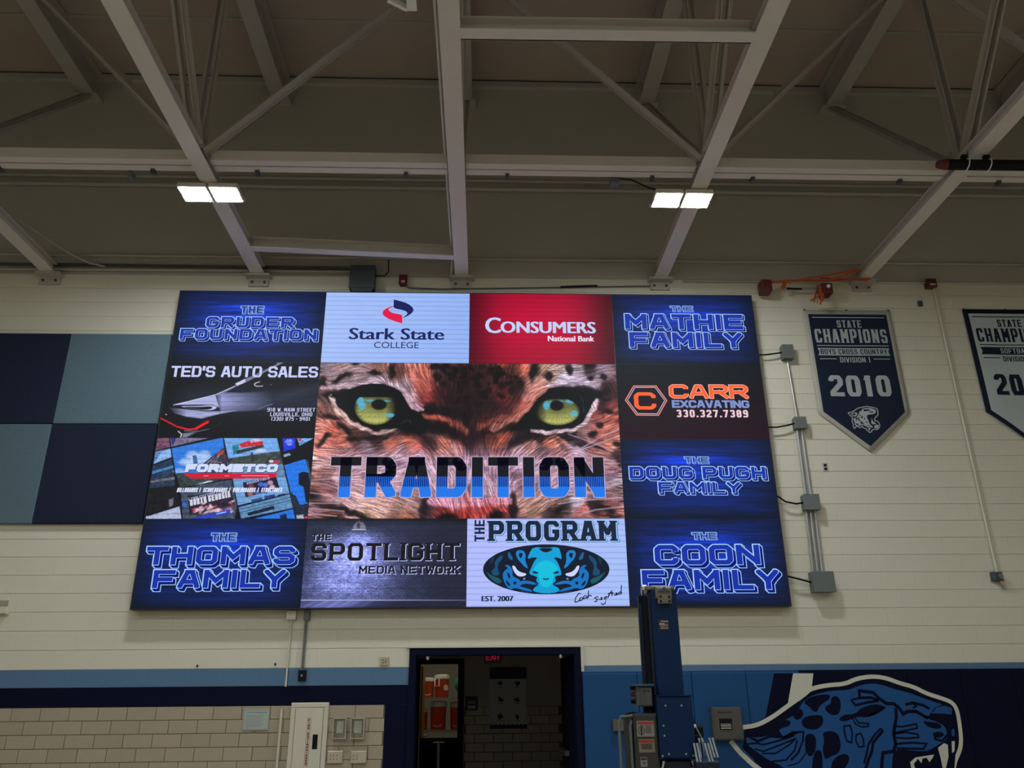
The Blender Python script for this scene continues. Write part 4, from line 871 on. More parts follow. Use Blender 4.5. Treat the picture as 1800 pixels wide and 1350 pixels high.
        colr = np.stack([84+84*y+34*sp, 92+80*y+30*sp, 52+44*y+16*sp], -1)*(1-.45*np.exp(-(dd/.3)**2)[..., None])*(.5+.5*np.clip((1-r)/.16, 0, 1)[..., None])*(1-.75*np.clip(((px-cx)/rx if LL is L else (cx-px)/rx)-.45, 0, .5)*2)[..., None]
        img = img*(1-a[..., None])+colr*a[..., None]
        for h in hl:
            (hx, hy), = LL([(h[0], h[1])]); img = over(img, ell(px, py, hx, hy, h[2]/sc, h[3]/sc, 2.5)*a*.9, (88, 178, 212))
        img = over(img, ell(px, py, p0, p1, pr[0]/sc, pr[1]/sc, 2.5)*a, (10, 14, 14))
    soft_line(L([(760,540),(830,520),(840,545)]), .5, (70,76,84), .5, 1.5); soft_line(R_([(975,320),(1000,370),(1005,450)]), .5, (60,60,84), .6, 1.5)
    qx, qy = px, py
    for p, w in (([(20,865),(250,885),(430,900)], .6), ([(10,1000),(200,985),(330,990)], .5), ([(20,1020),(150,1030),(300,1075)], .6), ([(20,1100),(120,1110),(260,1160)], .6), ([(20,1185),(260,1185)], .8), ([(20,1225),(300,1250)], .8), ([(20,1270),(240,1290)], .7)): soft_line(L(p), w, (205,180,190), .6, 1)
    for p, w in (([(1290,580),(1150,640),(980,740),(880,800)], .8), ([(1290,635),(1120,700),(900,780)], .8), ([(880,620),(1080,690),(1250,760)], .5), ([(1300,860),(1050,850),(900,830)], .5), ([(1310,990),(1150,1030)], .8), ([(1320,1020),(1180,1060)], .7), ([(1320,1140),(1000,1160),(800,1190)], 1.0), ([(1320,1215),(1100,1240),(980,1275)], 1.0), ([(850,690),(960,760),(1100,800)], .6)): soft_line(R_(p), w, (200,178,200), .6, 1)
    return img

p_g = panel('display_tile', 0, 1, 3, 4, 150, 90, blue_bg(1)); p_a = panel('display_tile', 0, 1, 2, 3, 300, 150, auto_bg, 'black tile with a silver car outline and tail light')
p_f = panel('display_tile', 0, 1, 1, 2, 300, 155, collage_bg, 'tile with a slanted collage of billboard photos'); p_t = panel('display_tile', 0, 1, 0, 1, 150, 90, blue_bg(2))
p_s = panel('display_tile', 1, 2, 3, 4, 60, 150, white_bg(), 'white college tile with red and navy ribbon mark'); p_c = panel('display_tile', 2, 3, 3, 4, 100, 150, red_bg, 'red bank tile')
p_cat = panel('display_tile', 1, 3, 1, 3, 620, 320, cat_bg, 'central picture of spotted big cat eyes'); p_sp = panel('display_tile', 1, 2, 0, 1, 320, 170, brick_bg, 'dark brick tile under a spot lamp')
p_pr = panel('display_tile', 2, 3, 0, 1, 60, 150, white_bg((178, 188, 255), (165, 190, 250)), 'white tile with oval cat face'); p_m = panel('display_tile', 3, 4, 3, 4, 150, 90, blue_bg(3))
p_k = panel('display_tile', 3, 4, 2, 3, 100, 90, carr_bg, 'black excavating tile with orange letters'); p_d = panel('display_tile', 3, 4, 1, 2, 150, 90, blue_bg(4)); p_n = panel('display_tile', 3, 4, 0, 1, 150, 90, blue_bg(5))
Y = -.152
for par, items in ((p_g, (('THE', 423, 538, 464, 552), ('GRUDER', 362, 557, 520, 579), ('FOUNDATION', 316, 578, 560, 600))), (p_t, (('THE', 371, 937, 416, 952), ('THOMAS', 256, 960, 524, 998), ('FAMILY', 268, 1001, 507, 1039))),
                   (p_m, (('THE', 1178, 538, 1218, 548), ('MATHIE', 1098, 552, 1309, 582), ('FAMILY', 1106, 584, 1308, 614))), (p_d, (('THE', 1203, 803, 1246, 815), ('DOUG PUGH', 1106, 820, 1349, 845), ('FAMILY', 1157, 847, 1305, 870))),
                   (p_n, (('THE', 1216, 936, 1260, 949), ('COON', 1150, 957, 1341, 998), ('FAMILY', 1128, 1001, 1375, 1042)))):
    mb = MB()
    for s, a, b, c, d in items:
        sm = s == 'THE'; big = d-b > 33
        block3d(mb, s, a, b, c, d, Y, wfrac=.30 if sm else .325, lw=.0060 if sm else (.0085 if big else .0070), d=.008 if sm else (.030 if big else .021), line=(150, 190, 255) if sm else (165, 205, 255), fill=(12, 36, 130) if sm else (14, 46, 165))
    obj('lettering', mb, par)
mb = MB()                                        # auto sales tile
R0 = rect(301, 644, 558, 662, Y); w = .021
for inf, col, of in ((.005, (200, 205, 250), (.004, -.004)), (.0045, (105, 108, 150), (0, 0)), (-.001, (170, 172, 220), (0, 0))): word(mb, "TED'S AUTO SALES", R0[0], R0[1], R0[2], R0[3], w, emis(col), Y-.0006*(1+abs(inf)*100), gap=.022, infl=inf, off=of, sp=.5)
for s, a, b, c, d in (('918 W. MAIN STREET', 470, 717, 554, 723.5), ('LOUISVILLE, OHIO', 475, 725, 549, 731.5), ('(330) 875 - 9401', 477, 733, 545, 739.5)):
    r = rect(a, b, c, d, Y); word(mb, s, *r, .0085, emis((205, 210, 250)), Y, gap=.008)
obj('lettering', mb, p_a)
mb = MB()                                        # structures company tile
r = rect(326, 816, 487, 829.5, Y); word(mb, 'FORMETCO', *r, .034, emis((60, 70, 110)), Y, gap=.012, infl=.006, shear=.12, off=(.006, -.008)); word(mb, 'FORMETCO', *r, .034, emis((205, 218, 248)), Y-.0006, gap=.012, infl=.004, shear=.12)
ppoly(mb, [(321, 832), (488, 832), (483, 839), (474, 841), (336, 841), (327, 836)], Y, emis((205, 22, 52)))
for a, b, c in ((358, 367, 836.5), (395, 403, 836.5), (424, 472, 836.3)): ppoly(mb, [(a, c-.6), (b, c-.6), (b-1, c+.6), (a, c+.6)], Y-.0006, emis((235, 150, 175)))
for s, a, c in (('BILLBOARDS', 311, 347), ('|', 350.5, 353), ('SCOREBOARDS', 357, 399), ('|', 402.5, 405), ('VIDEOBOARDS', 409, 448.5), ('|', 452.5, 455), ('STRUCTURES', 459, 495.5)):
    r = rect(a, 857.5, c, 865, Y); word(mb, s, *r, .0085, emis((225, 232, 255)), Y-.0012, gap=.005, shear=.15, infl=.0006)
def slanted(mb, s, p0, p1, h, w, col, Yv):       # word along a slanted base line given in photo points
    a = P(*p0, Yv); b = P(*p1, Yv); L = math.hypot(b[0]-a[0], b[2]-a[2]); an = math.atan2(b[2]-a[2], b[0]-a[0]); t = MB()
    word(t, s, 0, L, 0, h, w, col, Yv); i = len(mb.v); k = mb.mi(col)
    mb.v += [(a[0]+x*math.cos(an)-z*math.sin(an), y, a[2]+x*math.sin(an)+z*math.cos(an)) for x, y, z in t.v]
    for q in t.f: mb.f.append(tuple(i+u for u in q)); mb.m.append(k)
slanted(mb, 'NORTH GEORGIA', (334.5, 889.5), (405.5, 873.5), .075, .02, emis((205, 208, 225)), Y-.0006); slanted(mb, 'LYNN COTTRELL', (332, 880.5), (384, 868.5), .036, .009, emis((150, 158, 190)), Y-.0006)
slanted(mb, 'KRUGER FIELD', (434, 852), (474, 842), .03, .008, emis((150, 165, 210)), Y-.0006)
obj('lettering', mb, p_f)
mb = MB()                                        # college tile
tmb = MB(); n1 = emis((22, 32, 92)); LG = lambda p: [(560+a/6.43, 510+b/6.43) for a, b in p]
ppoly(tmb, LG(smooth([(790, 195), (850, 178), (890, 162), (900, 165), (850, 185), (815, 200), (790, 212), (797, 235), (835, 258), (900, 270), (935, 278), (946, 292), (946, 376), (946, 376), (860, 352), (790, 325), (735, 290), (720, 255), (742, 220)], 1)), Y, emis((225, 22, 70)))
ppoly(tmb, LG(smooth([(850, 106), (850, 106), (920, 122), (1010, 152), (1058, 190), (1076, 222), (1060, 255), (1010, 290), (945, 320), (955, 310), (1000, 275), (1006, 258), (985, 235), (920, 218), (872, 210), (848, 196), (848, 180)], 1)), Y-.0006, n1)
sans(mb, 'Stark State', rect(614.5, 577, 780, 597, Y), n1, Y, .007); sans(mb, 'COLLEGE', rect(657.5, 601, 736, 612, Y), n1, Y)
obj('lettering', mb, p_s); obj('ribbon_mark', tmb, p_s)
mb = MB(); wc = emis((190, 210, 250)); sans(mb, 'C', rect(854, 558, 879, 585.5, Y), wc, Y, .009)
sans(mb, 'ONSUMERS', rect(881, 565.5, 1046, 585.5, Y), wc, Y, .009); sans(mb, 'National Bank', rect(963.5, 590.5, 1044, 600, Y), emis((238, 225, 248)), Y, .004); obj('lettering', mb, p_c)
mb = MB()                                        # excavating tile
og = emis((250, 98, 48)); r = rect(1176, 676, 1315, 700.5, Y); word(mb, 'CARR', *r, .052, emis((255, 180, 165)), Y, gap=.012, infl=.004); word(mb, 'CARR', *r, .052, og, Y-.0006, gap=.012, infl=-.004)
word(mb, 'EXCAVATING', *rect(1181, 703.5, 1317, 717, Y), .030, emis((125, 145, 205)), Y, gap=.004); word(mb, '330.327.7389', *rect(1189, 720.5, 1315, 733.5, Y), .024, emis((240, 200, 215)), Y, gap=.02)
r = rect(1114.5, 689.5, 1153, 720, Y); word(mb, 'C', *r, .055, og, Y)
KO = (1060, 510); hx = [(190, 932), (260, 812), (450, 812), (540, 935), (470, 1060), (285, 1058)]
pline(mb, loc(hx, 4.82, KO), .014, Y, emis((235, 130, 110)), closed=True)
cxh = sum(a for a, b in hx)/6; cyh = sum(b for a, b in hx)/6; pline(mb, loc([(cxh+(a-cxh)*.9, cyh+(b-cyh)*.9) for a, b in hx], 4.82, KO), .01, Y-.0006, emis((170, 180, 225)), closed=True)
obj('lettering', mb, p_k)
mb = MB()                                        # the word across the cat
r = rect(580, 803.5, 1062, 874, Y); hd = (r[3]-r[2]); wt = hd*.27; kw = dict(gap=wt*.46)
TRAD = dict(G)
word(mb, 'TRADITION', *r, wt, emis((186, 168, 196)), Y, infl=.010, **kw)
word(mb, 'TRADITION', *r, wt, emis((30, 118, 232)), Y-.0006, **kw)
word(mb, 'TRADITION', *r, wt, emis((12, 12, 24)), Y-.0012, band=[(r[0]-1, r[1]+1, r[2]+hd*.51, r[3]+1)], **kw)
n = 150; word(mb, 'TRADITION', *r, wt, emis((14, 26, 110)), Y-.0012, band=[(r[0]+(r[1]-r[0])*k/n, r[0]+(r[1]-r[0])*(k+.58)/n, r[2]+hd*.26, r[2]+hd*.511) for k in range(n)], **kw)
obj('lettering', mb, p_cat)
mb = MB()                                        # spotlight tile
bk = emis((14, 14, 24)); hi = emis((190, 196, 245)); 
for s, a, b, c, d, w, sl in (('SPOTLIGHT', 547, 954.5, 808, 985.5, .046, .75), ('THE', 548, 938.5, 582, 950, .02, .7), ('MEDIA NETWORK', 631, 994.5, 808, 1008.5, .02, .7)):
    r = rect(a, b, c, d, Y); word(mb, s, *r, w, hi, Y, slab=sl*1.15, off=(.009, -.007), gap=w*.7); word(mb, s, *r, w, bk, Y-.0006, slab=sl*1.15, gap=w*.7)
obj('lettering', mb, p_sp)
mb = MB()                                        # program tile
dk = emis((14, 32, 58)); tq = emis((70, 130, 190)); lt = emis((165, 200, 245))
r = rect(859, 915.5, 1083, 951, Y)
word(mb, 'PROGRAM', *r, .058, tq, Y, infl=.008, off=(.014, -.010), gap=.034, slab=.8); word(mb, 'PROGRAM', *r, .058, lt, Y-.0006, infl=.005, off=(.007, -.005), gap=.034, slab=.8); word(mb, 'PROGRAM', *r, .058, dk, Y-.0012, infl=0, gap=.034, slab=.8)
a = P(833, 952, Y); b = P(852, 914, Y); cxx, czz = b[0]-.0, a[2]
word(mb, 'THE', 0+cxx, (b[2]-a[2])+cxx, czz, czz+(b[0]-a[0])*.95, .026, dk, Y, gap=.014, slab=.6, rot=(cxx, czz))
sans(mb, 'EST. 2007', rect(847, 1047.5, 902, 1057, Y), dk, Y, .005)
obj('lettering', mb, p_pr); mb = MB()
EO = (810, 900); SC = 5.806
def E2(p): return [(EO[0]+a/SC, EO[1]+b/SC) for a, b in p]
cx_, cy_, rx_, ry_ = 872, 585, 645, 255
ppoly(mb, E2([(cx_+rx_*math.cos(t), cy_+ry_*math.sin(t)) for t in np.linspace(0, 2*math.pi, 72, endpoint=False)]), Y, emis((8, 20, 42)))
def both(p, col, dz=0, it=1):
    q = smooth(p, it) if it else p
    ppoly(mb, E2(q), Y-.0006-dz, emis(col)); ppoly(mb, E2([(1736-a+(b-585)*-.0, b) for a, b in q]), Y-.0006-dz, emis(col))
ppoly(mb, E2(smooth([(680, 482), (695, 430), (740, 355), (868, 368), (995, 355), (1015, 400), (1035, 488), (990, 462), (945, 465), (985, 505), (1012, 570), (1032, 645), (985, 650), (955, 665), (975, 700), (930, 740), (1000, 775), (1010, 815), (868, 835), (735, 812), (745, 775), (800, 740), (765, 700), (785, 665), (745, 650), (692, 632), (722, 565), (750, 500), (785, 465), (730, 462)], 1)), Y-.0006, emis((8, 158, 214)))
ppoly(mb, E2(smooth([(785, 368), (950, 368), (915, 400), (868, 415), (825, 400)], 1)), Y-.0012, emis((8, 20, 42)))
ppoly(mb, E2(smooth([(760, 540), (870, 480), (975, 540), (1000, 600), (950, 640), (930, 740), (870, 780), (810, 740), (790, 640), (740, 600)], 2)), Y-.0009, emis((10, 190, 222)))
for p in ([(725, 620), (750, 600), (780, 612), (800, 632), (760, 628)], [(830, 672), (868, 680), (868, 695), (845, 690)]): both(p, (8, 30, 60), .0008)
both([(480, 400), (505, 420), (535, 478), (520, 495), (482, 468)], (10, 96, 150)); both([(560, 410), (590, 386), (640, 395), (664, 430), (656, 500), (690, 580), (652, 562), (620, 522), (572, 472)], (12, 128, 205)); both([(588, 428), (612, 412), (634, 428), (628, 448), (606, 482)], (8, 20, 42), .0006)
both([(440, 540), (500, 543), (532, 600), (524, 655), (600, 688), (606, 712), (640, 698), (720, 706), (792, 740), (742, 742), (650, 728), (592, 758), (645, 770), (705, 788), (745, 818), (640, 800), (560, 772), (500, 792), (450, 740), (424, 650), (442, 600), (486, 572)], (14, 112, 190))
for p in ([(476, 610), (506, 645), (502, 694), (474, 645)], [(528, 712), (576, 708), (552, 752)], [(455, 690), (500, 730), (505, 760), (470, 740)]): both(p, (8, 20, 42), .0006)
both([(345, 500), (425, 430), (432, 468), (372, 540), (388, 620), (392, 644), (332, 652), (308, 600), (352, 572)], (16, 74, 112)); both([(250, 600), (300, 640), (420, 690), (402, 740), (320, 700)], (20, 84, 96)); both([(300, 470), (345, 440), (330, 500), (300, 540)], (14, 48, 70)); both([(590, 800), (650, 812), (740, 826), (660, 822)], (12, 70, 110))
both([(520, 550), (548, 545), (574, 590), (610, 615), (676, 630), (650, 655), (590, 660), (548, 620)], (205, 212, 255), .0006); both([(632, 682), (655, 668), (660, 684), (640, 692)], (120, 150, 200), .0006)
obj('cat_emblem', mb, p_pr); mb = MB()
KB = emis((18, 18, 40))
for p in ([(1225, 835), (1205, 830), (1170, 880), (1165, 920), (1190, 918), (1215, 895)], [(1235, 870), (1215, 880), (1215, 905), (1235, 900), (1245, 868), (1248, 895)], [(1275, 850), (1255, 862), (1255, 885), (1275, 880), (1285, 852), (1285, 882)], [(1305, 800), (1300, 850), (1292, 885), (1310, 850), (1325, 850), (1335, 862)],
          [(1405, 865), (1380, 868), (1365, 880), (1395, 890), (1380, 915), (1362, 912)], [(1415, 885), (1412, 900)], [(1430, 885), (1445, 875), (1432, 872), (1428, 895), (1450, 890)], [(1485, 862), (1465, 872), (1465, 888), (1485, 880), (1490, 860), (1475, 930), (1450, 945), (1430, 930)], [(1500, 870), (1520, 830), (1545, 800), (1500, 880)], [(1500, 835), (1555, 820)], [(1545, 860), (1540, 835), (1560, 830)], [(1568, 835), (1572, 855)], [(1582, 845), (1600, 830), (1585, 825), (1582, 848), (1605, 840)], [(1635, 815), (1615, 820), (1612, 840), (1635, 835), (1640, 745), (1640, 835)]):
    pline(mb, E2(p), .011, Y-.0012, KB)
obj('signature', mb, p_pr)

# ================================================================== THINGS ON THE FRONT WALL
# ---- blue grey and navy felt panels left of the board
pxs = [P(125, 586, -.05)[0]-1.255, P(125, 586, -.05)[0], P(305, 588, -.05)[0]-.02]; pzs = [P(57, 921, -.05)[2], P(95, 745, -.05)[2], P(125, 586, -.05)[2]]
for i, (x0, x1) in enumerate(((pxs[0], pxs[1]), (pxs[1], pxs[2]))):
    for j in range(2):
        m = M_navf if (i+j) % 2 == 1 else M_teal
        lb = [['blue grey felt panel at the left edge, lower row', 'navy felt panel at the left edge, upper row'], ['navy felt panel in lower row beside the board', 'blue grey felt panel in upper row beside the board']][i][j]
        t = obj('acoustic_panel', MB().box(x0+.003, x1-.003, -.055, -.004, pzs[j]+.003, pzs[j+1]-.003, m, ch=.008)); tag(t, lb, 'acoustic panel', 'felt wall panels in a checker')
# ---- small fittings
def plate(name, xl, yt, xr, yb, d, m, lb, cat, parts=(), ch=.004, group=None):
    x0, x1, z0, z1 = rect(xl, yt, xr, yb, -d)
    t = obj(name, MB().box(x0, x1, -d, 0, z0, z1, m, ch=ch)); tag(t, lb, cat, group)
    return t, x0, x1, z0, z1
def jbox(xl, yt, xr, yb, d, lb, name='junction_box', m=M_grey, group='grey junction boxes right of the board'):
    x0, x1, z0, z1 = rect(xl, yt, xr, yb, -d)
    t = thing(name, lb, 'electrical box', ((x0+x1)/2, 0, z0), group)
    obj('enclosure', MB().box(x0, x1, -d+.008, 0, z0, z1, m, ch=.004), t); obj('lid', MB().box(x0-.004, x1+.004, -d-.004, -d+.01, z0-.006, z1+.006, m, ch=.004), t)
    for z in (z0+.012, z1-.012): obj('lid_screw', MB().tube([((x0+x1)/2, -d-.007, z), ((x0+x1)/2, -d, z)], .005, M_galv, 8), t)
    return x0, x1, z0, z1
jb = [jbox(1376, 606, 1395, 629, .1, 'topmost grey junction box right of the board'), jbox(1398, 733, 1418, 752, .1, 'second grey junction box down beside the dark banner tip'),
      jbox(1414, 869, 1441, 895, .11, 'third grey junction box right of the board'), jbox(1430, 1005, 1467, 1040, .13, 'largest grey junction box at the foot of the conduits')]
run('conduit', [((jb[0][0]+jb[0][1])/2, -.03, jb[0][2]+.01), ((jb[1][0]+jb[1][1])/2-.01, -.03, jb[1][3]-.01)], .014, 'single steel conduit between the top two junction boxes', M_galv, 10, group='steel conduits between the junction boxes')
for k in range(2): run('conduit', [(jb[1][0]+.035+.06*k, -.03, jb[1][2]+.01), (jb[2][0]+.06+.06*k, -.03, jb[2][3]-.01)], .016, ['left', 'right'][k]+' conduit of the middle pair above the third box', M_galv, 10, group='steel conduits between the junction boxes')
for k in range(3): run('conduit', [(jb[2][0]+.035+.055*k, -.03, jb[2][2]+.01), (jb[3][0]+.05+.055*k, -.03, jb[3][3]-.01)], .016, ['left', 'middle', 'right'][k]+' conduit of the three above the largest box', M_galv, 10, group='steel conduits between the junction boxes')
for (x, y, b, lb, dip) in ((1336, 624, jb[0], 'black cable from board to the topmost box', -.02), (1352, 751, jb[1], 'black cable from board to the second box', -.03), (1364, 866, jb[2], 'black cable sagging from board to the third box', -.08), (1384, 1011, jb[3], 'short black cable from board to the largest box', 0)):
    a = P(x, y, -.08); zz = (b[2]+b[3])/2; xa = BX[4]-.02
    pts = [(xa, -.08, a[2]), (xa*.6+b[0]*.4, -.085, a[2]*.6+zz*.4+dip*.8), (xa*.25+b[0]*.75, -.08, a[2]*.25+zz*.75+dip*.6), (b[0]+.005, -.06, zz)]
    run('cable', pts, .011, lb, M_black, 8, 'cable', 'black cables from the board to the boxes')
# grey box, red boxes and cables along the top of the wall
x0, x1, z0, z1 = rect(615, 467, 658, 509, -.16)
t = thing('control_box', 'dark grey control box mounted above the white college tile', 'electrical box', ((x0+x1)/2, 0, z0))
obj('enclosure', MB().box(x0, x1, -.15, 0, z0+.02, z1, M_dgrey, ch=.006), t); obj('hood', MB().box(x0-.006, x1+.006, -.165, -.14, z0+.03, z1+.008, M_dgrey, ch=.005), t); obj('vent', MB().box(x0+.03, x1-.02, -.15, -.02, z0-.02, z0+.02, M_dgrey), t)
run('cable', [P(658, 485, -.08), P(676, 485, -.06), P(683, 478, -.05), P(683, 457, -.3)], .008, 'thin cable looping up from the dark grey control box', M_black, 6, 'cable')
def hornbox(xl, yt, xr, yb, lb, Y=.1):
    x0, x1, z0, z1 = rect(xl, yt, xr, yb, -Y)
    t = thing('alarm_horn', lb, 'alarm', ((x0+x1)/2, 0, z0), 'dark red boxes along the wall top')
    obj('back_box', MB().box(x0+.01, x1-.01, -Y+.02, 0, z0+.01, z1-.01, M_red), t); obj('face', MB().box(x0, x1, -Y, -Y+.025, z0, z1, M_red, ch=.008), t); obj('strobe', MB().box(x0+.03, x1-.03, -Y-.015, -Y, z0+.02, z0+.05, M_clear, ch=.004), t)
    return (x0+x1)/2, z0
hornbox(701, 482, 716, 499, 'dark red box above the board between grey box and middle truss'); hx_, hz_ = hornbox(1630, 489, 1647, 504, 'dark red box at the head of the long slanting conduit')
run('cable', [P(708, 498, -.05), P(718, 506, -.03), P(780, 508, -.02), P(1140, 503, -.02), P(1158, 497, -.02)], .009, 'thin grey cable running along just above the board', M_grey, 6, 'cable')
run('cable', [P(985, 504, -.04), P(1050, 502, -.04)], .012, 'short black cable length above the red bank tile', M_black, 6, 'cable')
# long conduit at right with its device
a = P(1640, 503, -.02); b = P(1752, 1007, -.02)
run('conduit', [(a[0], -.025, a[2]), (b[0], -.025, b[2])], .013, 'long thin painted conduit running down between the banners', M_wall, 8)
x0, x1, z0, z1 = rect(1747, 1005, 1764, 1021, -.07)
t = thing('wall_sensor', 'small dark device with a paper tag under the long conduit', 'sensor', ((x0+x1)/2, 0, z0))
obj('housing', MB().box(x0, x1, -.07, 0, z0, z1, M_dgrey, ch=.01), t); obj('lens_ring', MB().tube([((x0+x1)/2+.02, -.085, (z0+z1)/2), ((x0+x1)/2+.02, -.07, (z0+z1)/2)], .03, M_grey, 14), t)
obj('paper_tag', MB().hexa([P(1757, 1021, -.06), P(1768, 1037, -.02), P(1768, 1037, -.015), P(1757, 1021, -.055), P(1765, 1017, -.06), P(1770, 1034, -.02), P(1770, 1034, -.015), P(1765, 1017, -.055)], M_clear), t)
plate('wall_clip', 1615, 528, 1622, 537, .03, M_dgrey, 'tiny dark clip high on wall left of the white banner', 'clip')
x0, x1, z0, z1 = rect(1446, 813, 1456, 829, -.006)
t = thing('outlet', 'lone steel outlet plate on blocks below the dark banner', 'outlet', ((x0+x1)/2, 0, z0)); obj('cover_plate', MB().box(x0, x1, -.006, 0, z0, z1, M_galv, ch=.002), t)
for z in ((z0*.7+z1*.3), (z0*.3+z1*.7)): obj('receptacle', MB().box(x0+.018, x1-.018, -.009, -.006, z-.016, z+.016, M_black), t)
x0, x1, z0, z1 = rect(668, 1155, 683, 1170, -.02)
t = thing('wall_plate', 'small tan plate on the wall left of the double door', 'plate', ((x0+x1)/2, 0, z0)); obj('cover_plate', MB().box(x0, x1, -.02, 0, z0, z1, mat('tan_plastic', (.42, .36, .24), .5), ch=.003), t)
for x, z in ((x0+.03, z1-.03), (x1-.03, z1-.035), (x0+.035, z0+.03), (x1-.035, z0+.035)): obj('hole', MB().box(x-.006, x+.006, -.022, -.019, z-.006, z+.006, M_black), t)
x0, x1, z0, z1 = rect(-14, 1052, 13, 1079, -.06)
t = thing('wall_speaker', 'pale box with perforated face at the left edge', 'speaker', ((x0+x1)/2, 0, z0)); obj('housing', MB().box(x0, x1, -.06, 0, z0, z1, M_beige, ch=.008), t)
mb = MB()
for i in range(14):
    for j in range(6): mb.box(x0+.02+i*.011, x0+.026+i*.011, -.0615, -.06, z1-.085+j*.011, z1-.079+j*.011, M_black)
g = obj('grille_holes', mb, t); g['kind'] = 'stuff'
for x, y, lb in ((347, 1170, 'tiny dark anchor stub low on wall, left one'), (484, 1167, 'tiny dark anchor stub right beside the light blue band'), (863, 1069, 'frayed anchor hanging under the board')):
    q = P(x, y); run('anchor', [(q[0], 0, q[2]), (q[0]+.004, -.02, q[2]-.008)], .011, lb, M_black, 8, 'anchor')
# boxes and drops under the board
x0, x1, z0, z1 = rect(503, 1073, 520, 1089, -.07)
t, *_ = plate('cable_box', 503, 1073, 520, 1089, .07, M_beige, 'cream box under the board above two drops', 'electrical box')
xa = P(513, 1089)[0]; zb = P(505, 1207)[2]
run('conduit', [(xa, -.02, z0), (xa, -.02, zb)], .010, 'thin cream conduit dropping from the cream box', M_wall, 8)
x0, x1, z0, z1 = rect(534, 1072, 544, 1090, -.06); plate('cable_box', 534, 1072, 544, 1090, .06, M_grey, 'small grey box under the board right of cream box', 'electrical box')
xb = P(539, 1090)[0]; zb2 = P(533, 1180)[2]
run('conduit', [(xb, -.025, z0), (xb, -.025, zb2)], .014, 'grey conduit dropping to the black switch', M_grey, 8)
x0, x1, z0, z1 = rect(524, 1178, 537, 1197, -.04)
t = thing('key_switch', 'small black switch plate on the light blue band', 'switch', ((x0+x1)/2, 0, z0)); obj('plate', MB().box(x0, x1, -.04, 0, z0, z1, M_black, ch=.004), t); obj('toggle', MB().box((x0+x1)/2-.008, (x0+x1)/2+.008, -.055, -.04, (z0+z1)/2-.012, (z0+z1)/2+.012, M_galv), t)
q = P(496, 1246); run('conduit', [(q[0], -.02, q[2]), (q[0], -.02, .3)], .014, 'cream conduit on tile beside the extinguisher cabinet', M_beige, 8)
# notice
x0, x1, z0, z1 = rect(427, 1247, 473, 1284, -.012)
t = thing('wall_notice', 'pale green printed notice in frame on the tile', 'notice', ((x0+x1)/2, 0, z0)); obj('frame', MB().box(x0, x1, -.012, 0, z0, z1, mat('notice_frame', (.30, .34, .30), .4), ch=.003), t)
obj('sheet', MB().box(x0+.012, x1-.012, -.014, -.012, z0+.012, z1-.012, mat('notice_sheet', (.36, .42, .37), .6)), t)
mb = MB(); gk = mat('notice_ink', (.2, .23, .22), .8)
mb.box(x0+.03, x1-.03, -.0145, -.014, z1-.035, z1-.026, gk)
for k in range(9): mb.box(x0+.03, x1-.05-.02*(k % 3), -.0145, -.014, z1-.062-.014*k, z1-.058-.014*k, gk)
g = obj('printed_lines', mb, t); g['kind'] = 'stuff'
# extinguisher cabinet
x0, x1, _, z1 = rect(512, 1235, 578, 1350, -.03); z0 = z1-.82; x0 = P(512, 1240, -.03)[0]; x1 = P(578, 1240, -.03)[0]
t = thing('extinguisher_cabinet', 'cream steel fire extinguisher cabinet with red lettering on tile', 'cabinet', ((x0+x1)/2, 0, z0))
obj('frame', MB().box(x0, x1, -.03, 0, z1-.05, z1, M_beige, ch=.006).box(x0, x1, -.03, 0, z0, z0+.05, M_beige, ch=.006).box(x0, x0+.05, -.03, 0, z0+.05, z1-.05, M_beige, ch=.006).box(x1-.05, x1, -.03, 0, z0+.05, z1-.05, M_beige, ch=.006), t)
dr = obj('door', MB().box(x0+.053, x1-.053, -.034, 0, z0+.053, z1-.053, M_beige, ch=.004), t)
wx0, wx1, wz0, wz1 = rect(549, 1291, 558, 1317, -.036); obj('window_slot', MB().box(wx0, wx1, -.036, -.03, wz0, wz1, M_black), dr)
lx0, lx1, lz0, lz1 = rect(535, 1261, 546, 1347, -.036); lc = (lx0+lx1)/2; xs = P(541, 1300, -.036)[0]
mb = MB(); L0 = P(541, 1262, -.036)[2]; L1 = P(536, 1347, -.036)[2]; bw = .021
for (a0, a1, b0, b1) in ((xs-bw, xs+bw, L0-.003, L0), (xs-bw, xs+bw, L1, L1+.003), (xs-bw, xs-bw+.003, L1, L0), (xs+bw-.003, xs+bw, L1, L0)): mb.box(a0, a1, -.0355, -.034, b0, b1, ink((150, 40, 40), 1.4))
txt = 'FIRE EXTINGUISHER'; st = (L0-L1-.02)/len(txt)
for k, c in enumerate(txt):
    if c != ' ': word(mb, c, xs-.010 if c != 'I' else xs-.003, xs+.010 if c != 'I' else xs+.003, L0-.012-st*k-st*.78, L0-.012-st*k, .006, ink((60, 10, 12), 1.4), -.0362)
obj('lettering', mb, dr)
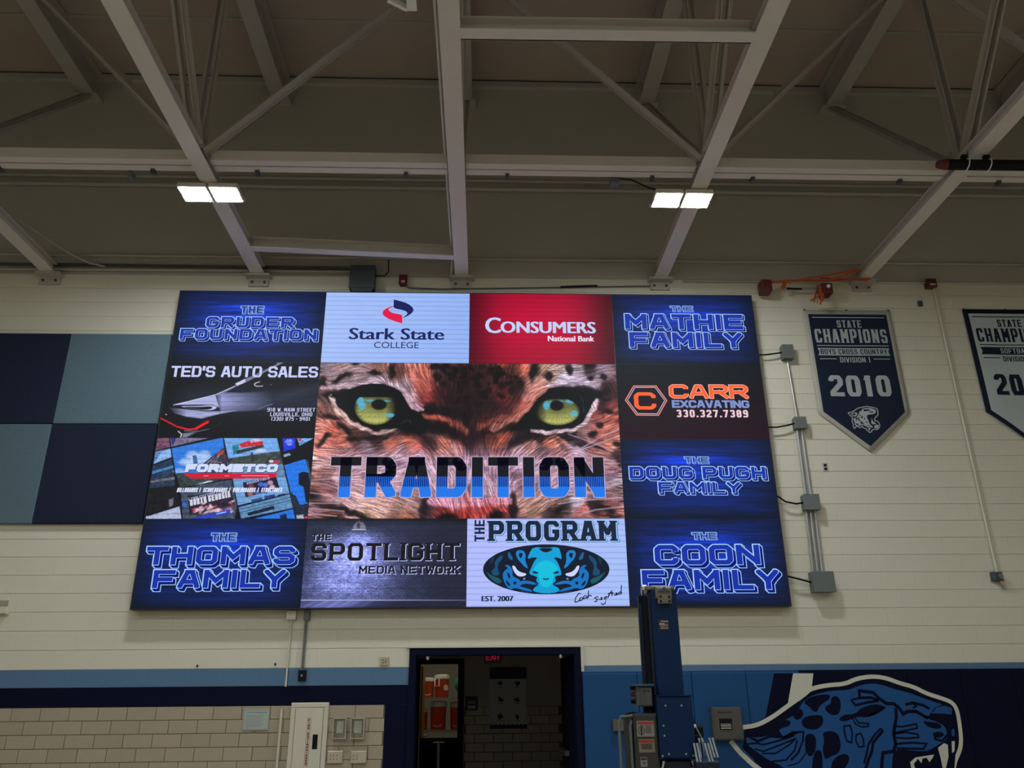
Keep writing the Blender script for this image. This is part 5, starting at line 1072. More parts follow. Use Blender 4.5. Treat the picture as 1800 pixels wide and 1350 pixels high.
# covered switches and plates
for a, b, c, d, lb in ((585, 1262, 608, 1299, 'clear covered switch nearest the extinguisher cabinet'), (616, 1262, 640, 1299, 'clear covered switch second from the cabinet')):
    x0, x1, z0, z1 = rect(a, b, c, d, -.05)
    t = thing('covered_switch', lb, 'switch', ((x0+x1)/2, 0, z0), 'covered switches on the tile')
    obj('switch_plate', MB().box(x0+.03, x1-.03, -.012, 0, z0+.055, z1-.025, mat('white_plastic', (.62, .62, .58), .4), ch=.004), t)
    g = .008; obj('guard_rim', MB().box(x0, x1, -.05, -.004, z1-g, z1, M_clear).box(x0, x1, -.05, -.004, z0, z0+g, M_clear).box(x0, x0+g, -.05, -.004, z0+g, z1-g, M_clear).box(x1-g, x1, -.05, -.004, z0+g, z1-g, M_clear), t)
    gm = bpy.data.materials.get('clear_plastic') or bpy.data.materials.new('clear_plastic')
    if not gm.use_nodes:
        gm.use_nodes = True; nt_ = gm.node_tree; tr_ = nt_.nodes.new('ShaderNodeBsdfTransparent'); gl_ = nt_.nodes.new('ShaderNodeBsdfGlossy'); mx_s = nt_.nodes.new('ShaderNodeMixShader'); mx_s.inputs[0].default_value = .07; gl_.inputs['Roughness'].default_value = .15; tr_.inputs[0].default_value = (.93, .93, .91, 1)
        nt_.links.new(tr_.outputs[0], mx_s.inputs[1]); nt_.links.new(gl_.outputs[0], mx_s.inputs[2]); nt_.links.new(mx_s.outputs[0], nt_.nodes['Material Output'].inputs[0])
    obj('clear_face', MB().box(x0+g, x1-g, -.05, -.047, z0+g, z1-g, gm), t)
for a, b, c, d, n, lb in ((575, 1320, 602, 1342, 6, 'metal switch plate beside the extinguisher cabinet'), (616, 1320, 644, 1342, 4, 'metal switch plate below the second covered switch')):
    x0, x1, z0, z1 = rect(a, b, c, d, -.03)
    t = thing('switch_plate', lb, 'switch', ((x0+x1)/2, 0, z0), 'metal plates on the tile'); obj('plate', MB().box(x0, x1, -.03, 0, z0, z1, mat('tan_metal', (.50, .45, .33), .35, metal=.3), ch=.006), t)
    for k in range(n//2):
        for z in (z0+.04, z1-.045): obj('key_slot', MB().box(x0+.03+k*.035, x0+.036+k*.035, -.032, -.03, z-.008, z+.008, M_dgrey), t)

# ---- blue wall pads and leopard print
PT = P(1024, 1184, -.06)[2]; PX0 = P(1024, 1190, -.06)[0]; PW = .6075
ords = ['first', 'second', 'third', 'fourth', 'fifth', 'sixth', 'seventh', 'eighth', 'ninth']
for k in range(9):
    x0 = PX0+k*PW; nv = k >= 4
    lb = ('navy' if nv else 'blue')+' vinyl wall pad, '+ords[k]+' one right of the double door'
    t = thing('wall_pad', lb, 'wall pad', (x0+PW/2, 0, .1), 'vinyl pads along the wall right of the door')
    m = M_padn if nv else M_pad
    obj('cushion', MB().box(x0+.0015, x0+PW-.0015, -.06, -.004, .1, PT, m, ch=.008), t)
    obj('nailer_strip', MB().box(x0+.0015, x0+PW-.0015, -.03, 0, PT, PT+.018, m), t)
YM = -.0605
MO, MS = (1250, 1000), 3.273
LP = lambda p: loc(p, MS, MO)
mu = thing('leopard_print', 'snarling blue leopard head print with cream outline across the navy pads', 'mural', P(1500, 1280, YM))
m_nav = mat('print_navy', (.003, .004, .017), .7, noise=.05, spec=.08); m_blu = mat('print_blue', (.014, .075, .22), .65, noise=.04, spec=.15); m_crm = mat('print_cream', (.55, .54, .44), .65, noise=.04, spec=.15)
mb = MB(); ppoly(mb, LP([(362, 601), (508, 601), (508, 1400), (330, 1230), (190, 1002), (190, 925), (312, 855)]), YM, m_nav)
ppoly(mb, LP([(472, 601), (588, 601), (580, 674), (580, 700), (540, 735), (455, 795), (437, 790), (441, 778)]), YM-.0002, m_crm)
obj('field', mb, mu)
mb = MB()
out = [(180, 912), (265, 900), (350, 855), (440, 790), (500, 745), (545, 705), (600, 682), (680, 668), (770, 662), (830, 634), (900, 620), (960, 620), (1020, 632), (1080, 656), (1170, 680), (1240, 718), (1340, 748), (1390, 770), (1415, 810), (1428, 880), (1440, 980), (1432, 1045), (1400, 1110), (1392, 1200)]
pline(mb, LP(smooth(out, 2, False)), .044, YM-.0004, m_crm); pline(mb, LP([(112, 990), (170, 1060), (240, 1125), (330, 1190), (420, 1250)]), .05, YM-.0004, m_crm)
obj('outline', mb, mu)
mb = MB()
inn = [(200, 925), (265, 918), (350, 872), (440, 808), (505, 768), (550, 730), (602, 704), (680, 686), (770, 680), (835, 652), (900, 638), (960, 638), (1015, 650), (1075, 674), (1165, 698), (1235, 736), (1335, 766), (1376, 786), (1398, 820), (1410, 885), (1422, 980), (1414, 1040), (1384, 1105), (1376, 1400), (600, 1400), (430, 1225), (330, 1160), (250, 1100), (180, 1030)]
ppoly(mb, LP(inn), YM-.0008, m_nav)
hd = [(200, 962), (270, 972), (340, 955), (420, 968), (390, 935), (385, 900), (440, 862), (480, 838), (510, 800), (525, 768), (560, 738), (620, 716), (700, 700), (790, 698), (840, 675), (900, 660), (960, 660), (1050, 690), (1150, 716), (1240, 752), (1340, 782), (1290, 792), (1265, 830), (1240, 860), (1300, 880), (1345, 905), (1365, 950), (1350, 990), (1300, 1015), (1255, 1045), (1200, 1050), (1120, 1040), (1060, 1040), (1045, 1075), (1040, 1140), (1020, 1400), (640, 1400), (520, 1250), (420, 1140), (330, 1100), (260, 1050), (205, 1008)]
ppoly(mb, LP(smooth(hd, 1)), YM-.0012, m_blu)
ppoly(mb, LP([(1268, 832), (1300, 795), (1345, 788), (1385, 800), (1384, 838), (1330, 832)]), YM-.0012, m_blu); ppoly(mb, LP(smooth([(1385, 918), (1402, 925), (1400, 965), (1382, 960)], 1)), YM-.0012, m_blu)
obj('head', mb, mu)
mb = MB()
for p in ([(530, 770), (560, 740), (620, 725), (680, 720), (686, 745), (650, 770), (622, 790), (612, 822), (588, 822), (568, 795)], [(690, 742), (715, 728), (740, 745), (748, 790), (736, 835), (700, 845), (664, 822), (652, 795), (690, 775)], [(475, 832), (508, 800), (532, 822), (526, 855), (495, 872), (470, 850)],
          [(524, 862), (560, 845), (630, 838), (648, 865), (640, 900), (600, 928), (540, 918), (520, 890)], [(375, 892), (430, 868), (460, 876), (450, 905), (400, 918), (380, 942)], [(540, 960), (570, 945), (600, 960), (606, 1010), (592, 1070), (560, 1082), (540, 1030)],
          [(640, 940), (690, 930), (732, 950), (748, 1010), (736, 1060), (692, 1078), (655, 1100), (640, 1040), (652, 990)], [(690, 1120), (720, 1080), (770, 1060), (796, 1080), (790, 1120), (740, 1180), (690, 1200)], [(590, 1050), (630, 1038), (642, 1090), (640, 1200), (575, 1200)],
          [(735, 862), (762, 840), (830, 834), (862, 800), (940, 775), (1008, 792), (1000, 806), (960, 832), (900, 856), (840, 850), (782, 875), (745, 877)], [(1215, 872), (1250, 880), (1310, 885), (1332, 915), (1290, 922), (1240, 905)], [(1270, 945), (1310, 935), (1340, 945), (1335, 965), (1290, 975)],
          [(900, 838), (950, 822), (970, 812), (940, 842), (905, 850)]): ppoly(mb, LP(smooth(p, 1)), YM-.0016, m_nav)
ppoly(mb, LP(smooth([(1048, 1050), (1240, 1056), (1300, 1022), (1365, 990), (1412, 1000), (1395, 1200), (1030, 1250)], 1)), YM-.0016, m_nav)
for p, w in (([(845, 700), (935, 712), (965, 745), (1010, 775), (1050, 775), (1082, 800), (1105, 835), (1130, 820), (1180, 820), (1230, 850), (1250, 858)], .036), ([(850, 705), (856, 742), (920, 740), (962, 755)], .03), ([(805, 752), (830, 785), (900, 768), (965, 758)], .026), ([(812, 752), (858, 742)], .02), ([(822, 850), (850, 886), (905, 890), (905, 906), (868, 910), (830, 892), (810, 855)], .016),
             ([(765, 905), (800, 900), (812, 940), (808, 1000), (782, 990), (768, 945), (765, 905)], .018), ([(835, 955), (860, 945), (876, 980), (880, 1022), (850, 1025), (832, 985), (835, 955)], .018), ([(990, 930), (960, 965), (932, 1000), (925, 1050), (905, 1100), (880, 1180)], .03), ([(990, 930), (975, 920), (940, 955), (905, 1010), (895, 1060), (880, 1120)], .022),
             ([(1062, 800), (1066, 850), (1056, 905), (1050, 950), (1062, 1010), (1050, 1050), (990, 1058), (984, 1100), (978, 1200)], .036), ([(1056, 905), (1100, 908), (1180, 892), (1186, 916), (1120, 930), (1050, 945)], .018), ([(1050, 950), (1120, 940), (1190, 952), (1195, 970), (1120, 975), (1062, 970)], .018), ([(1060, 1008), (1110, 1003), (1160, 1000), (1240, 1005), (1222, 1036), (1070, 1032)], .022),
             ([(1118, 782), (1160, 770), (1222, 785), (1256, 806)], .03), ([(1160, 770), (1180, 790), (1160, 800)], .02), ([(1230, 852), (1292, 862), (1352, 900), (1364, 950), (1330, 990), (1290, 980), (1285, 950)], .024),
             ([(205, 1008), (260, 1002), (300, 1012), (400, 985), (480, 958)], .018), ([(215, 965), (270, 992), (340, 962), (420, 970), (500, 938)], .026), ([(250, 1035), (300, 1050), (400, 1012), (480, 978)], .016), ([(290, 1062), (370, 1062), (450, 1012), (490, 972)], .016), ([(350, 1108), (430, 1100), (480, 1045), (496, 985)], .018), ([(420, 968), (470, 940), (532, 938), (528, 990), (500, 1060), (460, 1100)], .02), ([(545, 985), (545, 1062), (505, 1115), (440, 1135)], .012)):
    pline(mb, LP(p), w, YM-.002, m_nav)
obj('markings', mb, mu)
mb = MB()
for p in ([(1305, 1030), (1340, 1002), (1362, 1012), (1366, 1080), (1350, 1150), (1332, 1145), (1320, 1085)], [(1384, 992), (1402, 990), (1400, 1048), (1386, 1060)], [(1145, 1112), (1175, 1085), (1282, 1068), (1276, 1085), (1256, 1112), (1240, 1086), (1216, 1092), (1210, 1118), (1190, 1092), (1166, 1122), (1178, 1160), (1152, 1150)]): ppoly(mb, LP(p), YM-.0022, m_crm)
obj('teeth', mb, mu)
# control panel and grey box standing on the pads
x0, x1, z0, z1 = rect(1253, 1243, 1306, 1301, -.16)
t = thing('control_cabinet', 'grey beige control panel box with black keypad on the blue pads', 'electrical box', ((x0+x1)/2, 0, z0))
M_pan = mat('panel_enamel', (.068, .064, .052), .5)
obj('housing', MB().box(x0, x1, -.15, -.06, z0, z1, M_pan, ch=.004), t); obj('door', MB().box(x0+.012, x1-.012, -.158, -.15, z0+.012, z1-.012, M_pan, ch=.003), t)
kx0, kx1, kz0, kz1 = rect(1265, 1263, 1287, 1283, -.16); kp = obj('keypad', MB().box(kx0, kx1, -.163, -.158, kz0, kz1, M_black), t)
for k in range(6): obj('key', MB().box(kx0+.012+k*.019, kx0+.022+k*.019, -.166, -.163, (kz0+kz1)/2-.006, (kz0+kz1)/2+.006, M_clear), kp)
for z in (kz0+.012, kz0+.034): obj('label_strip', MB().box(kx0+.012, kx1-.012, -.165, -.163, z, z+.011, M_clear), kp)
obj('lettering', MB().box(kx0-.01, kx1+.01, -.1585, -.158, z1-.055, z1-.048, M_black), t)
obj('key_lock', MB().tube([(x1-.06, -.164, z0+.05), (x1-.06, -.158, z0+.05)], .015, M_dgrey, 12), t); obj('latch', MB().box(x0+.02, x0+.03, -.165, -.158, (z0+z1)/2-.02, (z0+z1)/2+.01, M_dgrey), t)
plate('wall_box', 1078, 1265, 1104, 1285, .12, mat('brown_grey_box', (.10, .085, .075), .6), 'brown grey box on the first blue pad left of the lift', 'electrical box')

# ---- championship banners
def banner(xl, yt, W_, H, dark, sport, year, lb, folds):
    X0 = P(xl, yt, -.03)[0]; Z1 = P(xl, yt, -.03)[2]; X1 = X0+W_; Zs = Z1-H*.74; Zt = Z1-H; Xm = (X0+X1)/2
    f = (lambda c: ink(c, 2.2, .85))
    bg, fg, bd = (f((13, 20, 33)), f((112, 120, 120)), f((118, 116, 108))) if dark else (f((122, 128, 128)), f((12, 18, 30)), f((10, 16, 28)))
    t = thing('championship_banner', lb, 'banner', (Xm, 0, Zt), 'championship banners on the wall')
    bw = .065
    def wav(x, z): return -.022-.008*math.sin((x-X0)*9)*min(1, (Z1-z)/1.0)*folds-(.02*folds*max(0, (Zs-z)/(Zs-Zt)) if z < Zs else 0)
    def sheet(mb, ins, dy, m):
        n = 24; i0 = len(mb.v); k = mb.mi(m); cols = []
        for i in range(n+1):
            x = X0+ins+(W_-2*ins)*i/n; u = abs(x-Xm)/(W_/2); zb = Zt+(Zs-Zt)*u+ins*1.15
            for j in range(13):
                z = zb+(Z1-ins-zb)*j/12; mb.v.append((x, wav(x, z)-dy, z))
        for i in range(n):
            for j in range(12):
                a = i0+i*13+j; mb.f.append((a, a+13, a+14, a+1)); mb.m.append(k)
        # thickness: back sheet edge
    mb = MB(); sheet(mb, 0, 0, bd); o_ = obj('cloth_border', mb, t, True); so = o_.modifiers.new('thick', 'SOLIDIFY'); so.thickness = .004; so.offset = -1
    mb = MB(); sheet(mb, bw, .0035, bg); obj('cloth_field', mb, t, True)
    YY = 0
    def put(fn):                                # letters follow the cloth
        b = MB(); fn(b); out = MB(); 
        for q, mi in zip(b.f, b.m):
            out.face([(b.v[i][0], wav(b.v[i][0], b.v[i][2])-.006+b.v[i][1], b.v[i][2]) for i in q], b.mats[mi])
        return out
    wi = W_-2*bw; a0 = X0+bw
    def strip(b, xa, xb, za, zb_, m, y=0):
        n = 26
        for i in range(n): u0, u1 = xa+(xb-xa)*i/n, xa+(xb-xa)*(i+1)/n; b.face([(u0, y, za), (u1, y, za), (u1, y, zb_), (u0, y, zb_)], m)
    def letters(b):
        k = H/2.05
        strip(b, a0+.04, a0+wi-.04, Z1-.125*k, Z1-.112*k, fg)
        word(b, 'STATE', a0+wi*.345, a0+wi*.655, Z1-.27*k, Z1-.16*k, .020, fg, 0, slab=.7, gap=.016); word(b, 'CHAMPIONS', a0+.045, a0+wi-.045, Z1-.50*k, Z1-.295*k, .033, fg, 0, slab=.62, gap=.026)
        z = Z1-.55*k; strip(b, a0+.05, a0+wi-.05, z, z+.012, fg)
        z0_, z1_ = Z1-.69*k, Z1-.58*k; strip(b, a0+.08, a0+wi-.08, z0_, z1_, fg)
        for sx, xx in ((1, a0+.08), (-1, a0+wi-.08)): b.face([(xx, 0, z0_), (xx-sx*.03, 0, z0_), (xx-sx*.01, 0, (z0_+z1_)/2), (xx-sx*.03, 0, z1_), (xx, 0, z1_)], fg)
        word(b, sport, a0+.085 if dark else a0+wi*.3, a0+wi-.085 if dark else a0+wi*.7, z0_+.018, z1_-.016, .0125, bg, -.0015, slab=.55, gap=.011)
        zz = Z1-.745*k
        for u0, u1 in ((.06, .27), (.73, .94)): strip(b, a0+wi*u0, a0+wi*u1, zz, zz+.011, fg)
        word(b, 'DIVISION 1', a0+wi*.31, a0+wi*.69, Z1-.79*k, Z1-.715*k, .0135, fg, 0, gap=.010, slab=.5)
        word(b, year, a0+wi*.12, a0+wi*.88, Z1-1.28*k, Z1-.98*k, .070, fg, 0, gap=.04, asp=1.3)
    obj('lettering', put(letters), t)
    if dark:
        EM = lambda p: [(P(1480+a/19.29, 700+b/19.29, -.02)[0], P(1480+a/19.29, 700+b/19.29, -.02)[2]) for a, b in p]
        def emb(b):
            pf = lambda p, m, y: b.face([(x, y, z) for x, z in EM(p)], m)
            ol = [(205, 510), (235, 490), (320, 480), (450, 400), (550, 335), (680, 310), (830, 280), (1000, 310), (1150, 350), (1195, 400), (1210, 530), (1200, 590), (1130, 650), (1090, 720), (1110, 780), (1180, 780), (1240, 850), (1270, 920), (1240, 1020), (1180, 1070), (1060, 1060), (1020, 1080), (980, 1150), (930, 1170), (860, 1110), (800, 1040), (720, 1010), (680, 960), (600, 1010), (540, 970), (480, 950), (420, 1035), (380, 1010), (370, 880), (330, 780), (350, 660), (250, 570), (205, 510)]
            ribbon(b, EM(ol)[:-1]+[EM(ol)[0]], .012, -.0004, fg)
            pf(smooth([(600, 430), (700, 360), (850, 330), (1000, 350), (1120, 400), (1150, 450), (1100, 540), (930, 560), (850, 570), (830, 640), (890, 760), (920, 880), (1040, 970), (1030, 1005), (850, 985), (700, 900), (560, 950), (430, 930), (400, 780), (370, 690), (500, 650), (560, 560)], 1), fg, 0)
            pf(smooth([(1080, 930), (1230, 895), (1210, 1030), (1090, 1030)], 1), fg, 0); pf([(1000, 670), (1030, 790), (1100, 830), (1150, 890), (1020, 890), (980, 850)], fg, 0); pf(smooth([(290, 520), (500, 470), (530, 560), (440, 635), (340, 600)], 1), fg, 0)
            for p in ([(600, 400), (660, 370), (670, 430), (620, 440)], [(500, 440), (590, 460), (550, 500)], [(590, 530), (670, 520), (650, 590), (590, 600)], [(620, 650), (700, 590), (700, 660), (650, 690)], [(440, 690), (520, 650), (500, 780)], [(520, 680), (570, 640), (600, 790), (560, 780)], [(600, 760), (700, 820), (760, 900), (640, 870)],
                      [(720, 680), (780, 670), (770, 730)], [(790, 780), (840, 800), (850, 870), (810, 860)], [(650, 700), (740, 770), (720, 830), (660, 770)], [(740, 380), (900, 380), (960, 430), (820, 440), (720, 460)], [(930, 450), (1060, 460), (1040, 500), (940, 490)], [(920, 590), (1080, 580), (1090, 640), (1000, 660), (960, 880), (930, 800)], [(380, 800), (430, 830), (420, 950), (390, 900)], [(460, 850), (560, 880), (530, 930), (480, 910)], [(330, 540), (470, 520), (430, 590), (360, 580)], [(860, 900), (960, 960), (880, 950)]): pf(p, bg, -.0008)
            pf([(860, 1000), (960, 1020), (930, 1110), (890, 1060)], fg, 0)
        obj('emblem', put(emb), t)
    for u in (.02, .5, .98): obj('grommet', MB().tube([(X0+W_*u, -.03, Z1-.004), (X0+W_*u, -.006, Z1+.004)], .012, M_dgrey, 8), t)
banner(1411, 544, 1.18, 1.96, True, 'BOYS CROSS COUNTRY', '2010', 'dark navy champions banner with grey year and leopard emblem', .5)
banner(1692, 543, 1.18, 1.96, False, 'SOFTBALL', '2009', 'white champions banner with dark border cut by the right edge', 1.3)

# ---- orange folded frame and net at the wall top
t = thing('net_hanger', 'orange folding straps and net clamped high at wall top right', 'net hanger', P(1450, 500, -.25))
def o_t(name, pts, r, m, n=8): return obj(name, MB().tube(pts, r, m, n), t)
o_t('strap', [P(1352, 497, -.2), P(1400, 493, -.22), P(1455, 484, -.3), P(1510, 473, -.35)], .016, M_orng); o_t('strap', [P(1395, 494, -.2), P(1455, 493, -.22), P(1530, 490, -.2)], .014, M_orng)
o_t('strap', [P(1455, 493, -.25), P(1475, 488, -.3), P(1507, 477, -.35)], .014, M_orng); o_t('strap', [P(1440, 489, -.2), P(1525, 493, -.18)], .010, M_orng)
obj('bracket', MB().prism([(q[0], q[2]) for q in (P(1376, 497, -.2), P(1383, 497, -.2), P(1381, 507, -.2), P(1372, 507, -.2))], -.21, -.19, M_orng), t)
o_t('spring_rod', [P(1383, 507, -.12), P(1409, 508, -.12)], .014, M_black); o_t('spring_rod', [P(1409, 508, -.12), P(1435, 507, -.12)], .009, M_galv)
for a, b, c, d in ((1340, 491, 1357, 510), (1447, 497, 1464, 514)):
    x0, x1, z0, z1 = rect(a, b, c, d, -.25); obj('clamp_block', MB().box(x0, x1, -.26, -.08, z0, z1, M_red, ch=.015), t)
x0, x1, z0, z1 = rect(1450, 500, 1461, 508, -.25); obj('clamp_dial', MB().tube([((x0+x1)/2, -.275, (z0+z1)/2), ((x0+x1)/2, -.26, (z0+z1)/2)], .025, M_cwht, 12), t)
rr = random.Random(5)
for k in range(9):
    a = P(1436+rr.random()*10, 500+rr.random()*4, -.22); b = P(1432+rr.random()*16, 515+rr.random()*6, -.26); c = P(1424+rr.random()*24, 527+rr.random()*9, -.2)
    o_t('net_cord', [a, b, c], .008+.006*(k < 4), M_orng if k < 6 else mat('brown_cord', (.10, .06, .035), .8), 6)
# ---- black roll tied under the right truss
ax = P(1648, 289, -2.75); q0 = PZ(1648, 289, 6.62); q1 = (q0[0]+3.6, q0[1]-.02, 6.62)
t = thing('curtain_roll', 'long black roll with red end tied under right truss', 'roll', (q0[0], q0[1], 6.62))
obj('tube', MB().tube([(q0[0]+.08, q0[1], 6.62), q1], .055, M_black, 16), t, False); obj('end_cap', MB().tube([(q0[0], q0[1], 6.62), (q0[0]+.09, q0[1], 6.62)], [.04, .058], M_red, 16), t)
for dx in (.30, .53):
    x = q0[0]+dx; ring = [(x+.01*math.cos(a), q0[1]+.064*math.sin(a), 6.62+.064*math.cos(a)) for a in np.linspace(0, 2*math.pi, 17)]
    obj('tie_band', MB().tube(ring, .006, M_cwht, 6), t); obj('hook', MB().box(x-.03, x+.03, q0[1]-.02, q0[1]+.02, 6.68, 6.735, M_black), t)
# small junction boxes on the strut line and end of a lamp frame at the top edge
for a, b, c, d, Y_, lb in ((1074, 310, 1089, 321, -2.2, 'small steel box with a cable left of the right lamp'), (224, 299, 231, 309, -2.2, 'tiny steel box on the conduits left of the left lamp')):
    x0, x1, z0, z1 = rect(a, b, c, d, Y_); t = obj('conduit_box', MB().box(x0, x1, Y_, Y_+.1, z0, z1, M_grey, ch=.004)); tag(t, lb, 'electrical box')
run('cable', [P(1089, 314, -2.15), P(1110, 316, -2.1), P(1140, 330, -2.0), P(1185, 340, -1.95), P(1196, 352, -1.95)], .008, 'thin cable looping from the steel box to the right lamp', M_black, 6, 'cable')
z = 6.9; a = PZ(733, 13, z); t = thing('hanging_frame', 'corner of a white hanging frame cut by the top edge', 'frame', a)
b = PZ(716, 15, z); c = PZ(682, -2, z); d = PZ(735, -30, z)
obj('front_rail', MB().bar(b, c, .03, .05, M_cwht), t); obj('corner_block', MB().box(b[0], a[0], a[1]-.2, a[1]+.02, z-.02, z+.05, M_cwht), t)

# ================================================================== BLUE MATERIAL LIFT in front of the wall
YL = -4.0
q = lambda x, y, Y=YL: P(x, y, Y)
L = thing('material_lift', 'blue mast lift with grey control boxes standing before the wall', 'lift', (1.2, -3.8, 0))
zt = q(1165, 1035)[2]; mx0, mx1 = 1.118, 1.292
obj('mast', MB().box(mx0, mx1, -4.0, -3.86, .25, zt, M_lift, ch=.01), L)
rb = MB()
for k, (x, y0, y1) in enumerate(((mx0-.016, -3.98, -3.955), (mx0-.034, -3.93, -3.90), (mx0-.05, -3.88, -3.85))): rb.box(x, mx0-.002, y0, y1, .3, zt-.02-.03*k, mat('dark_blue_enamel', (.0015, .006, .022), .5))
rb.box(mx0-.055, mx0-.002, -3.85, -3.8, .3, zt-.03, mat('dark_blue_enamel', (0, 0, 0))); obj('mast_rail', rb, L)
hc = MB().box(mx0-.03, mx1-.012, -3.99, -3.80, zt-.005, zt+.02, M_cast, ch=.004)
hz0 = q(1165, 1047)[2]; hc.box(mx0+.03, mx1-.035, -4.025, -3.98, hz0-.02, zt+.012, M_cast, ch=.012).prism([(mx0+.045, zt-.022), ((mx0+mx1)/2, zt+.01), (mx1-.05, zt-.022)], -4.034, -4.02, M_dgrey)
obj('head_casting', hc, L)
hp = obj('head_plate', MB().box(mx0+.04, mx1-.045, -4.04, -4.02, hz0-.055, hz0+.005, M_cast, ch=.006), L)
for x in (mx0+.056, mx1-.061):
    for z in (hz0-.04, hz0-.012): obj('bolt', MB().tube([(x, -4.047, z), (x, -4.04, z)], .007, M_black, 8), hp)
obj('pulley', MB().tube([(mx0-.045, -3.93, zt-.0), (mx0-.015, -3.93, zt-.0)], .035, M_galv, 16), L)
cb = obj('hoist_cable', MB().tube([(mx0-.042, -3.96, zt), (mx0-.046, -3.965, 1.5)], .005, M_black, 6), L)
x0, x1, z0, z1 = rect(1158, 1089, 1176, 1107, -4.01)
dc = obj('maker_decal', MB().box(x0, x1, -4.004, -4.0, z0, z1, mat('decal_black', (.03, .025, .03), .5)), L)
mb = MB(); cr = mat('decal_cream', (.42, .34, .26), .6)
mb.box(x0+.016, x1-.004, -4.0048, -4.004, z1-.014, z1-.008, cr).box(x0+.006, x0+.04, -4.0048, -4.004, z1-.034, z1-.022, cr)
for k in range(3): mb.box(x0+.012, x1-.006, -4.0048, -4.004, z0+.008+.01*k, z0+.013+.01*k, cr)
mb.box(x0+.03, x1-.006, -4.0048, -4.004, z1-.045, z1-.038, ink((110, 50, 40), 2)); obj('printed_lines', mb, dc)
# carriage cover
cx0, cx1 = q(1150, 1230)[0], q(1209, 1230)[0]; cz1 = q(1180, 1222)[2]; cz0 = q(1180, 1333)[2]
cg = obj('carriage_cover', MB().box(cx0, cx1, -4.09, -4.0, cz0, cz1, M_lift, ch=.012).box(cx0-.004, cx1+.004, -4.095, -3.85, cz1-.006, cz1, M_lift).box(cx1-.012, cx1+.004, -4.09, -3.84, cz0, cz1, M_lift).box(cx0-.004, cx0+.012, -4.09, -3.84, cz0, cz1, M_lift), L)
for x, z in ((cx0+.05, cz1-.06), (cx1-.065, cz1-.06), (cx0+.028, cz1-.175), (cx0+.03, cz1-.232), (cx0+.05, cz0+.03), (cx1-.06, cz0+.03), (cx0+.01, cz0+.02), (cx1-.015, cz0+.02)): obj('bolt', MB().tube([(x, -4.096, z), (x, -4.088, z)], .006, M_galv, 8), cg)
obj('lower_shroud', MB().box(cx0+.02, cx1-.02, -4.06, -3.9, .3, cz0-.006, mat('dark_blue_enamel', (0, 0, 0)), ch=.01), L)
for s, x in ((-1, cx0+.02), (1, cx1-.02)): obj('shroud_edge', MB().tube([(x, -4.07, cz0-.01), (x+s*.012, -4.075, cz0-.05), (x+s*.016, -4.075, .9)], .008, M_galv, 8), L)
# upper control box with knobs
x0, x1, z0, z1 = rect(1119, 1206, 1146, 1242, -4.02)
bx = obj('switch_box', MB().box(x0, x1, -4.04, -3.9, z0, z1, M_beige if False else mat('pale_grey_enamel', (.085, .088, .08), .5), ch=.01), L)
obj('box_hood', MB().box(x0-.03, x1+.01, -4.06, -3.89, z1, z1+.012, mat('blue_grey_enamel', (.03, .10, .16), .5), ch=.003), bx)
for k in range(4): obj('rib', MB().box(x0+.012+.014*k, x0+.016+.014*k, -4.045, -4.04, z0+.02, z1-.01, mat('pale_grey_enamel', (0, 0, 0))), bx)
for k, (dz, m) in enumerate(((.112, M_black), (.072, M_red), (.03, M_black))): obj('knob', MB().tube([(x0-.03, -3.97, z0+dz), (x0+.002, -3.97, z0+dz)], [.012, .014], m, 12), bx)
for x in (x1-.05, x1-.025): obj('screw_hole', MB().tube([(x, -4.044, z1-.03), (x, -4.039, z1-.03)], .005, M_black, 8), bx)
obj('power_lead', MB().tube([((x0+x1)/2+.02, -3.97, z0), ((x0+x1)/2+.01, -3.98, z0-.03), ((x0+x1)/2-.02, -3.99, z0-.05), q(1112, 1252), q(1100, 1256), q(1097, 1262)], .006, M_black, 6), L)
obj('lead_bracket', MB().box((x0+x1)/2+.01, x1+.004, -4.0, -3.9, z0-.055, z0, M_black), L)
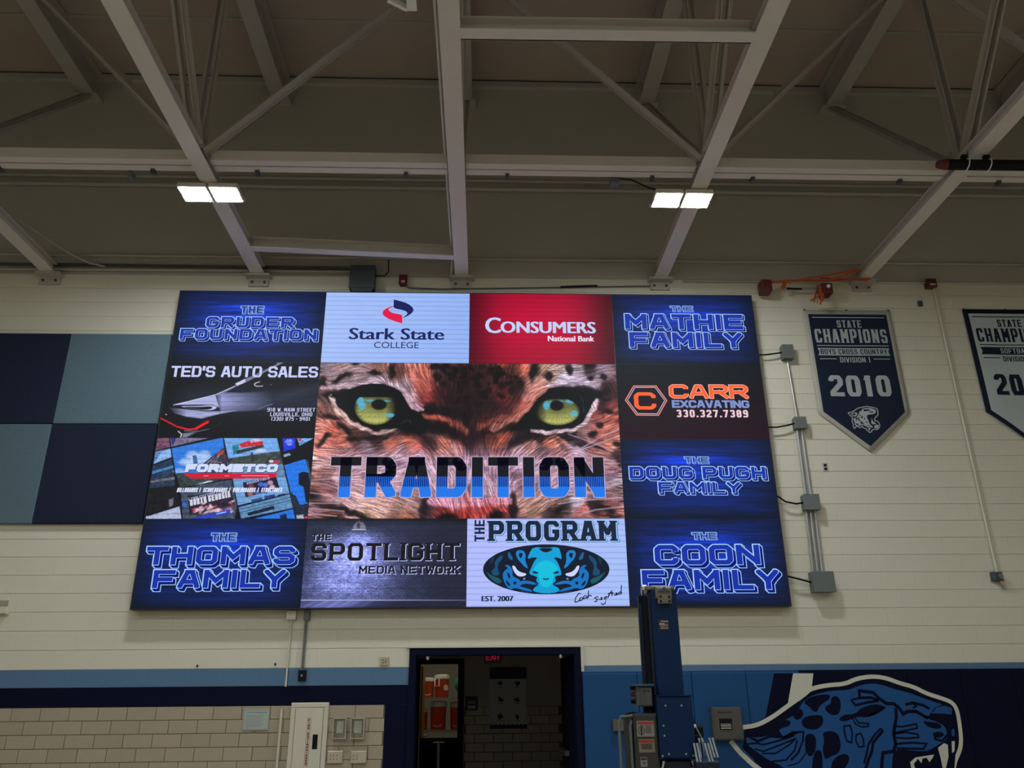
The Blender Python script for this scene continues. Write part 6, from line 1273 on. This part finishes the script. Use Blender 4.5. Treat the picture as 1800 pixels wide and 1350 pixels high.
# main grey box and its labels
x0, x1, z0, z1 = rect(1108, 1254, 1152, 1390, -4.05); z0 = .85; x0 = q(1112, 1262, -4.05)[0]; x1 = cx0-.002; M_gb = mat('olive_grey_enamel', (.028, .030, .026), .5)
gbx = obj('power_unit', MB().box(x0, x1, -4.08, -3.88, z0, z1, M_gb, ch=.014).box(x0-.035, x0+.002, -4.05, -3.9, z0, z1-.01, M_gb, ch=.01).box(x0+.02, x1-.003, -4.084, -4.08, z1-.34, z1-.335, M_dgrey), L)
def label(xl, yt, xr, yb, kind):
    a0, a1, b0, b1 = rect(xl, yt, xr, yb, -4.084); pm = mat('label_paper', (.20, .19, .165), .6) if kind != 2 else mat('label_tan', (.17, .145, .105), .6)
    d = obj('warning_label', MB().box(a0, a1, -4.084, -4.08, b0, b1, pm), gbx); mb = MB(); rd = ink((130, 45, 32), 1.6); bk_ = mat('label_ink', (.03, .03, .03), .8)
    if kind != 3: mb.box(a0+.004, a1-.004, -4.0848, -4.084, b1-.02, b1-.006, rd)
    else: mb.box(a0+.003, a1-.003, -4.0848, -4.084, b1-.016, b1-.004, bk_)
    n = 7; W2 = a1-a0
    for k in range(n): mb.box(a0+(W2*.5 if kind == 1 else .016), a1-.014-.004*(k % 3), -4.0848, -4.084, b1-.03-k*(b1-b0-.045)/n, b1-.0275-k*(b1-b0-.045)/n, bk_)
    obj('printed_lines', mb, d); 
    if kind == 1:
        c0, c1 = a0+W2*.26, (b0+b1)/2-.008
        obj('pictogram', MB().tube([(c0+.018*math.cos(t_), -4.085, c1+.024*math.sin(t_)) for t_ in np.linspace(0, 2*math.pi, 17)], .0018, bk_, 5).prism([(c0-.006, c1+.01), (c0, c1+.034), (c0+.006, c1+.01), (c0+.002, c1-.03), (c0-.004, c1-.03)], -4.0855, -4.084, bk_), d)
label(1119.5, 1267, 1150, 1295, 1); label(1123, 1299, 1151, 1323, 2); label(1126, 1331, 1138, 1348, 3)
for k, (xx, top) in enumerate(((1088, 1262), (1108, 1266))):
    a = q(xx, top+10, -4.05); obj('handle_bar', MB().tube([(x0-.0, -4.05, a[2]+.045-.02*k), (a[0]+.012, -4.05, a[2]+.04-.01*k), (a[0], -4.05, a[2]), (a[0]+.004, -4.05, .35)], .0085, M_grey, 10), L)
# bright aluminium rails folded at the right
for k, (xa, ya, xb, yb_) in enumerate(((1219, 1306, 1226, 1342), (1228, 1297, 1232, 1331), (1238, 1306, 1248, 1342), (1246, 1297, 1256, 1331))):
    yy = -4.12 if k % 2 == 0 else -4.04; a = q(xa, ya, yy); b = q(xb, yb_, yy)
    r_ = obj('folded_rail', MB().bar(a, b, .012, .02, M_alu).bar((a[0]+.019, a[1], a[2]), (b[0]+.019, b[1], b[2]), .012, .02, M_alu).bar((a[0]+.0095, a[1]+.008, a[2]), (b[0]+.0095, b[1]+.008, b[2]), .028, .004, mat('deep_blue_enamel', (.01, .03, .10), .4)), L)  # each bar pair is joined by a thin dark blue strip
a0, a1, b0, b1 = rect(1214, 1276, 1236, 1300, -3.98)
obj('winch_bracket', MB().box(a0, a1, -4.0, -3.9, b0, b1, M_black, ch=.01).box(a0+.01, a0+.045, -4.04, -4.0, b0-.09, b0+.03, M_black, ch=.006), L)
obj('winch_handle', MB().tube([q(1216, 1262, -4.04), q(1221, 1274, -4.04)], .010, M_black, 8).tube([q(1221, 1274, -4.04), q(1237, 1304, -4.04)], .004, M_galv, 8), L); obj('winch_knob', MB().tube([q(1217, 1277, -4.05), q(1223, 1276, -4.05)], .011, M_cwht, 10), L)
obj('rail_tray', MB().box(q(1218, 1335, -4.08)[0], q(1260, 1335, -4.08)[0], -4.14, -3.95, q(1230, 1349, -4.08)[2], q(1230, 1338, -4.08)[2], mat('dark_blue_enamel', (0, 0, 0)), ch=.005), L)
obj('base_frame', MB().box(.85, 1.6, -4.3, -3.5, .12, .25, M_lift, ch=.01), L)
for x in (.8, 1.6):
    for y in (-4.35, -3.5): obj('caster', MB().tube([(x-.02, y, .06), (x+.03, y, .06)], .06, M_black, 16), L); obj('outrigger', MB().bar((x, y, .15), (1.22, -3.9, .18), .05, .05, M_lift), L)
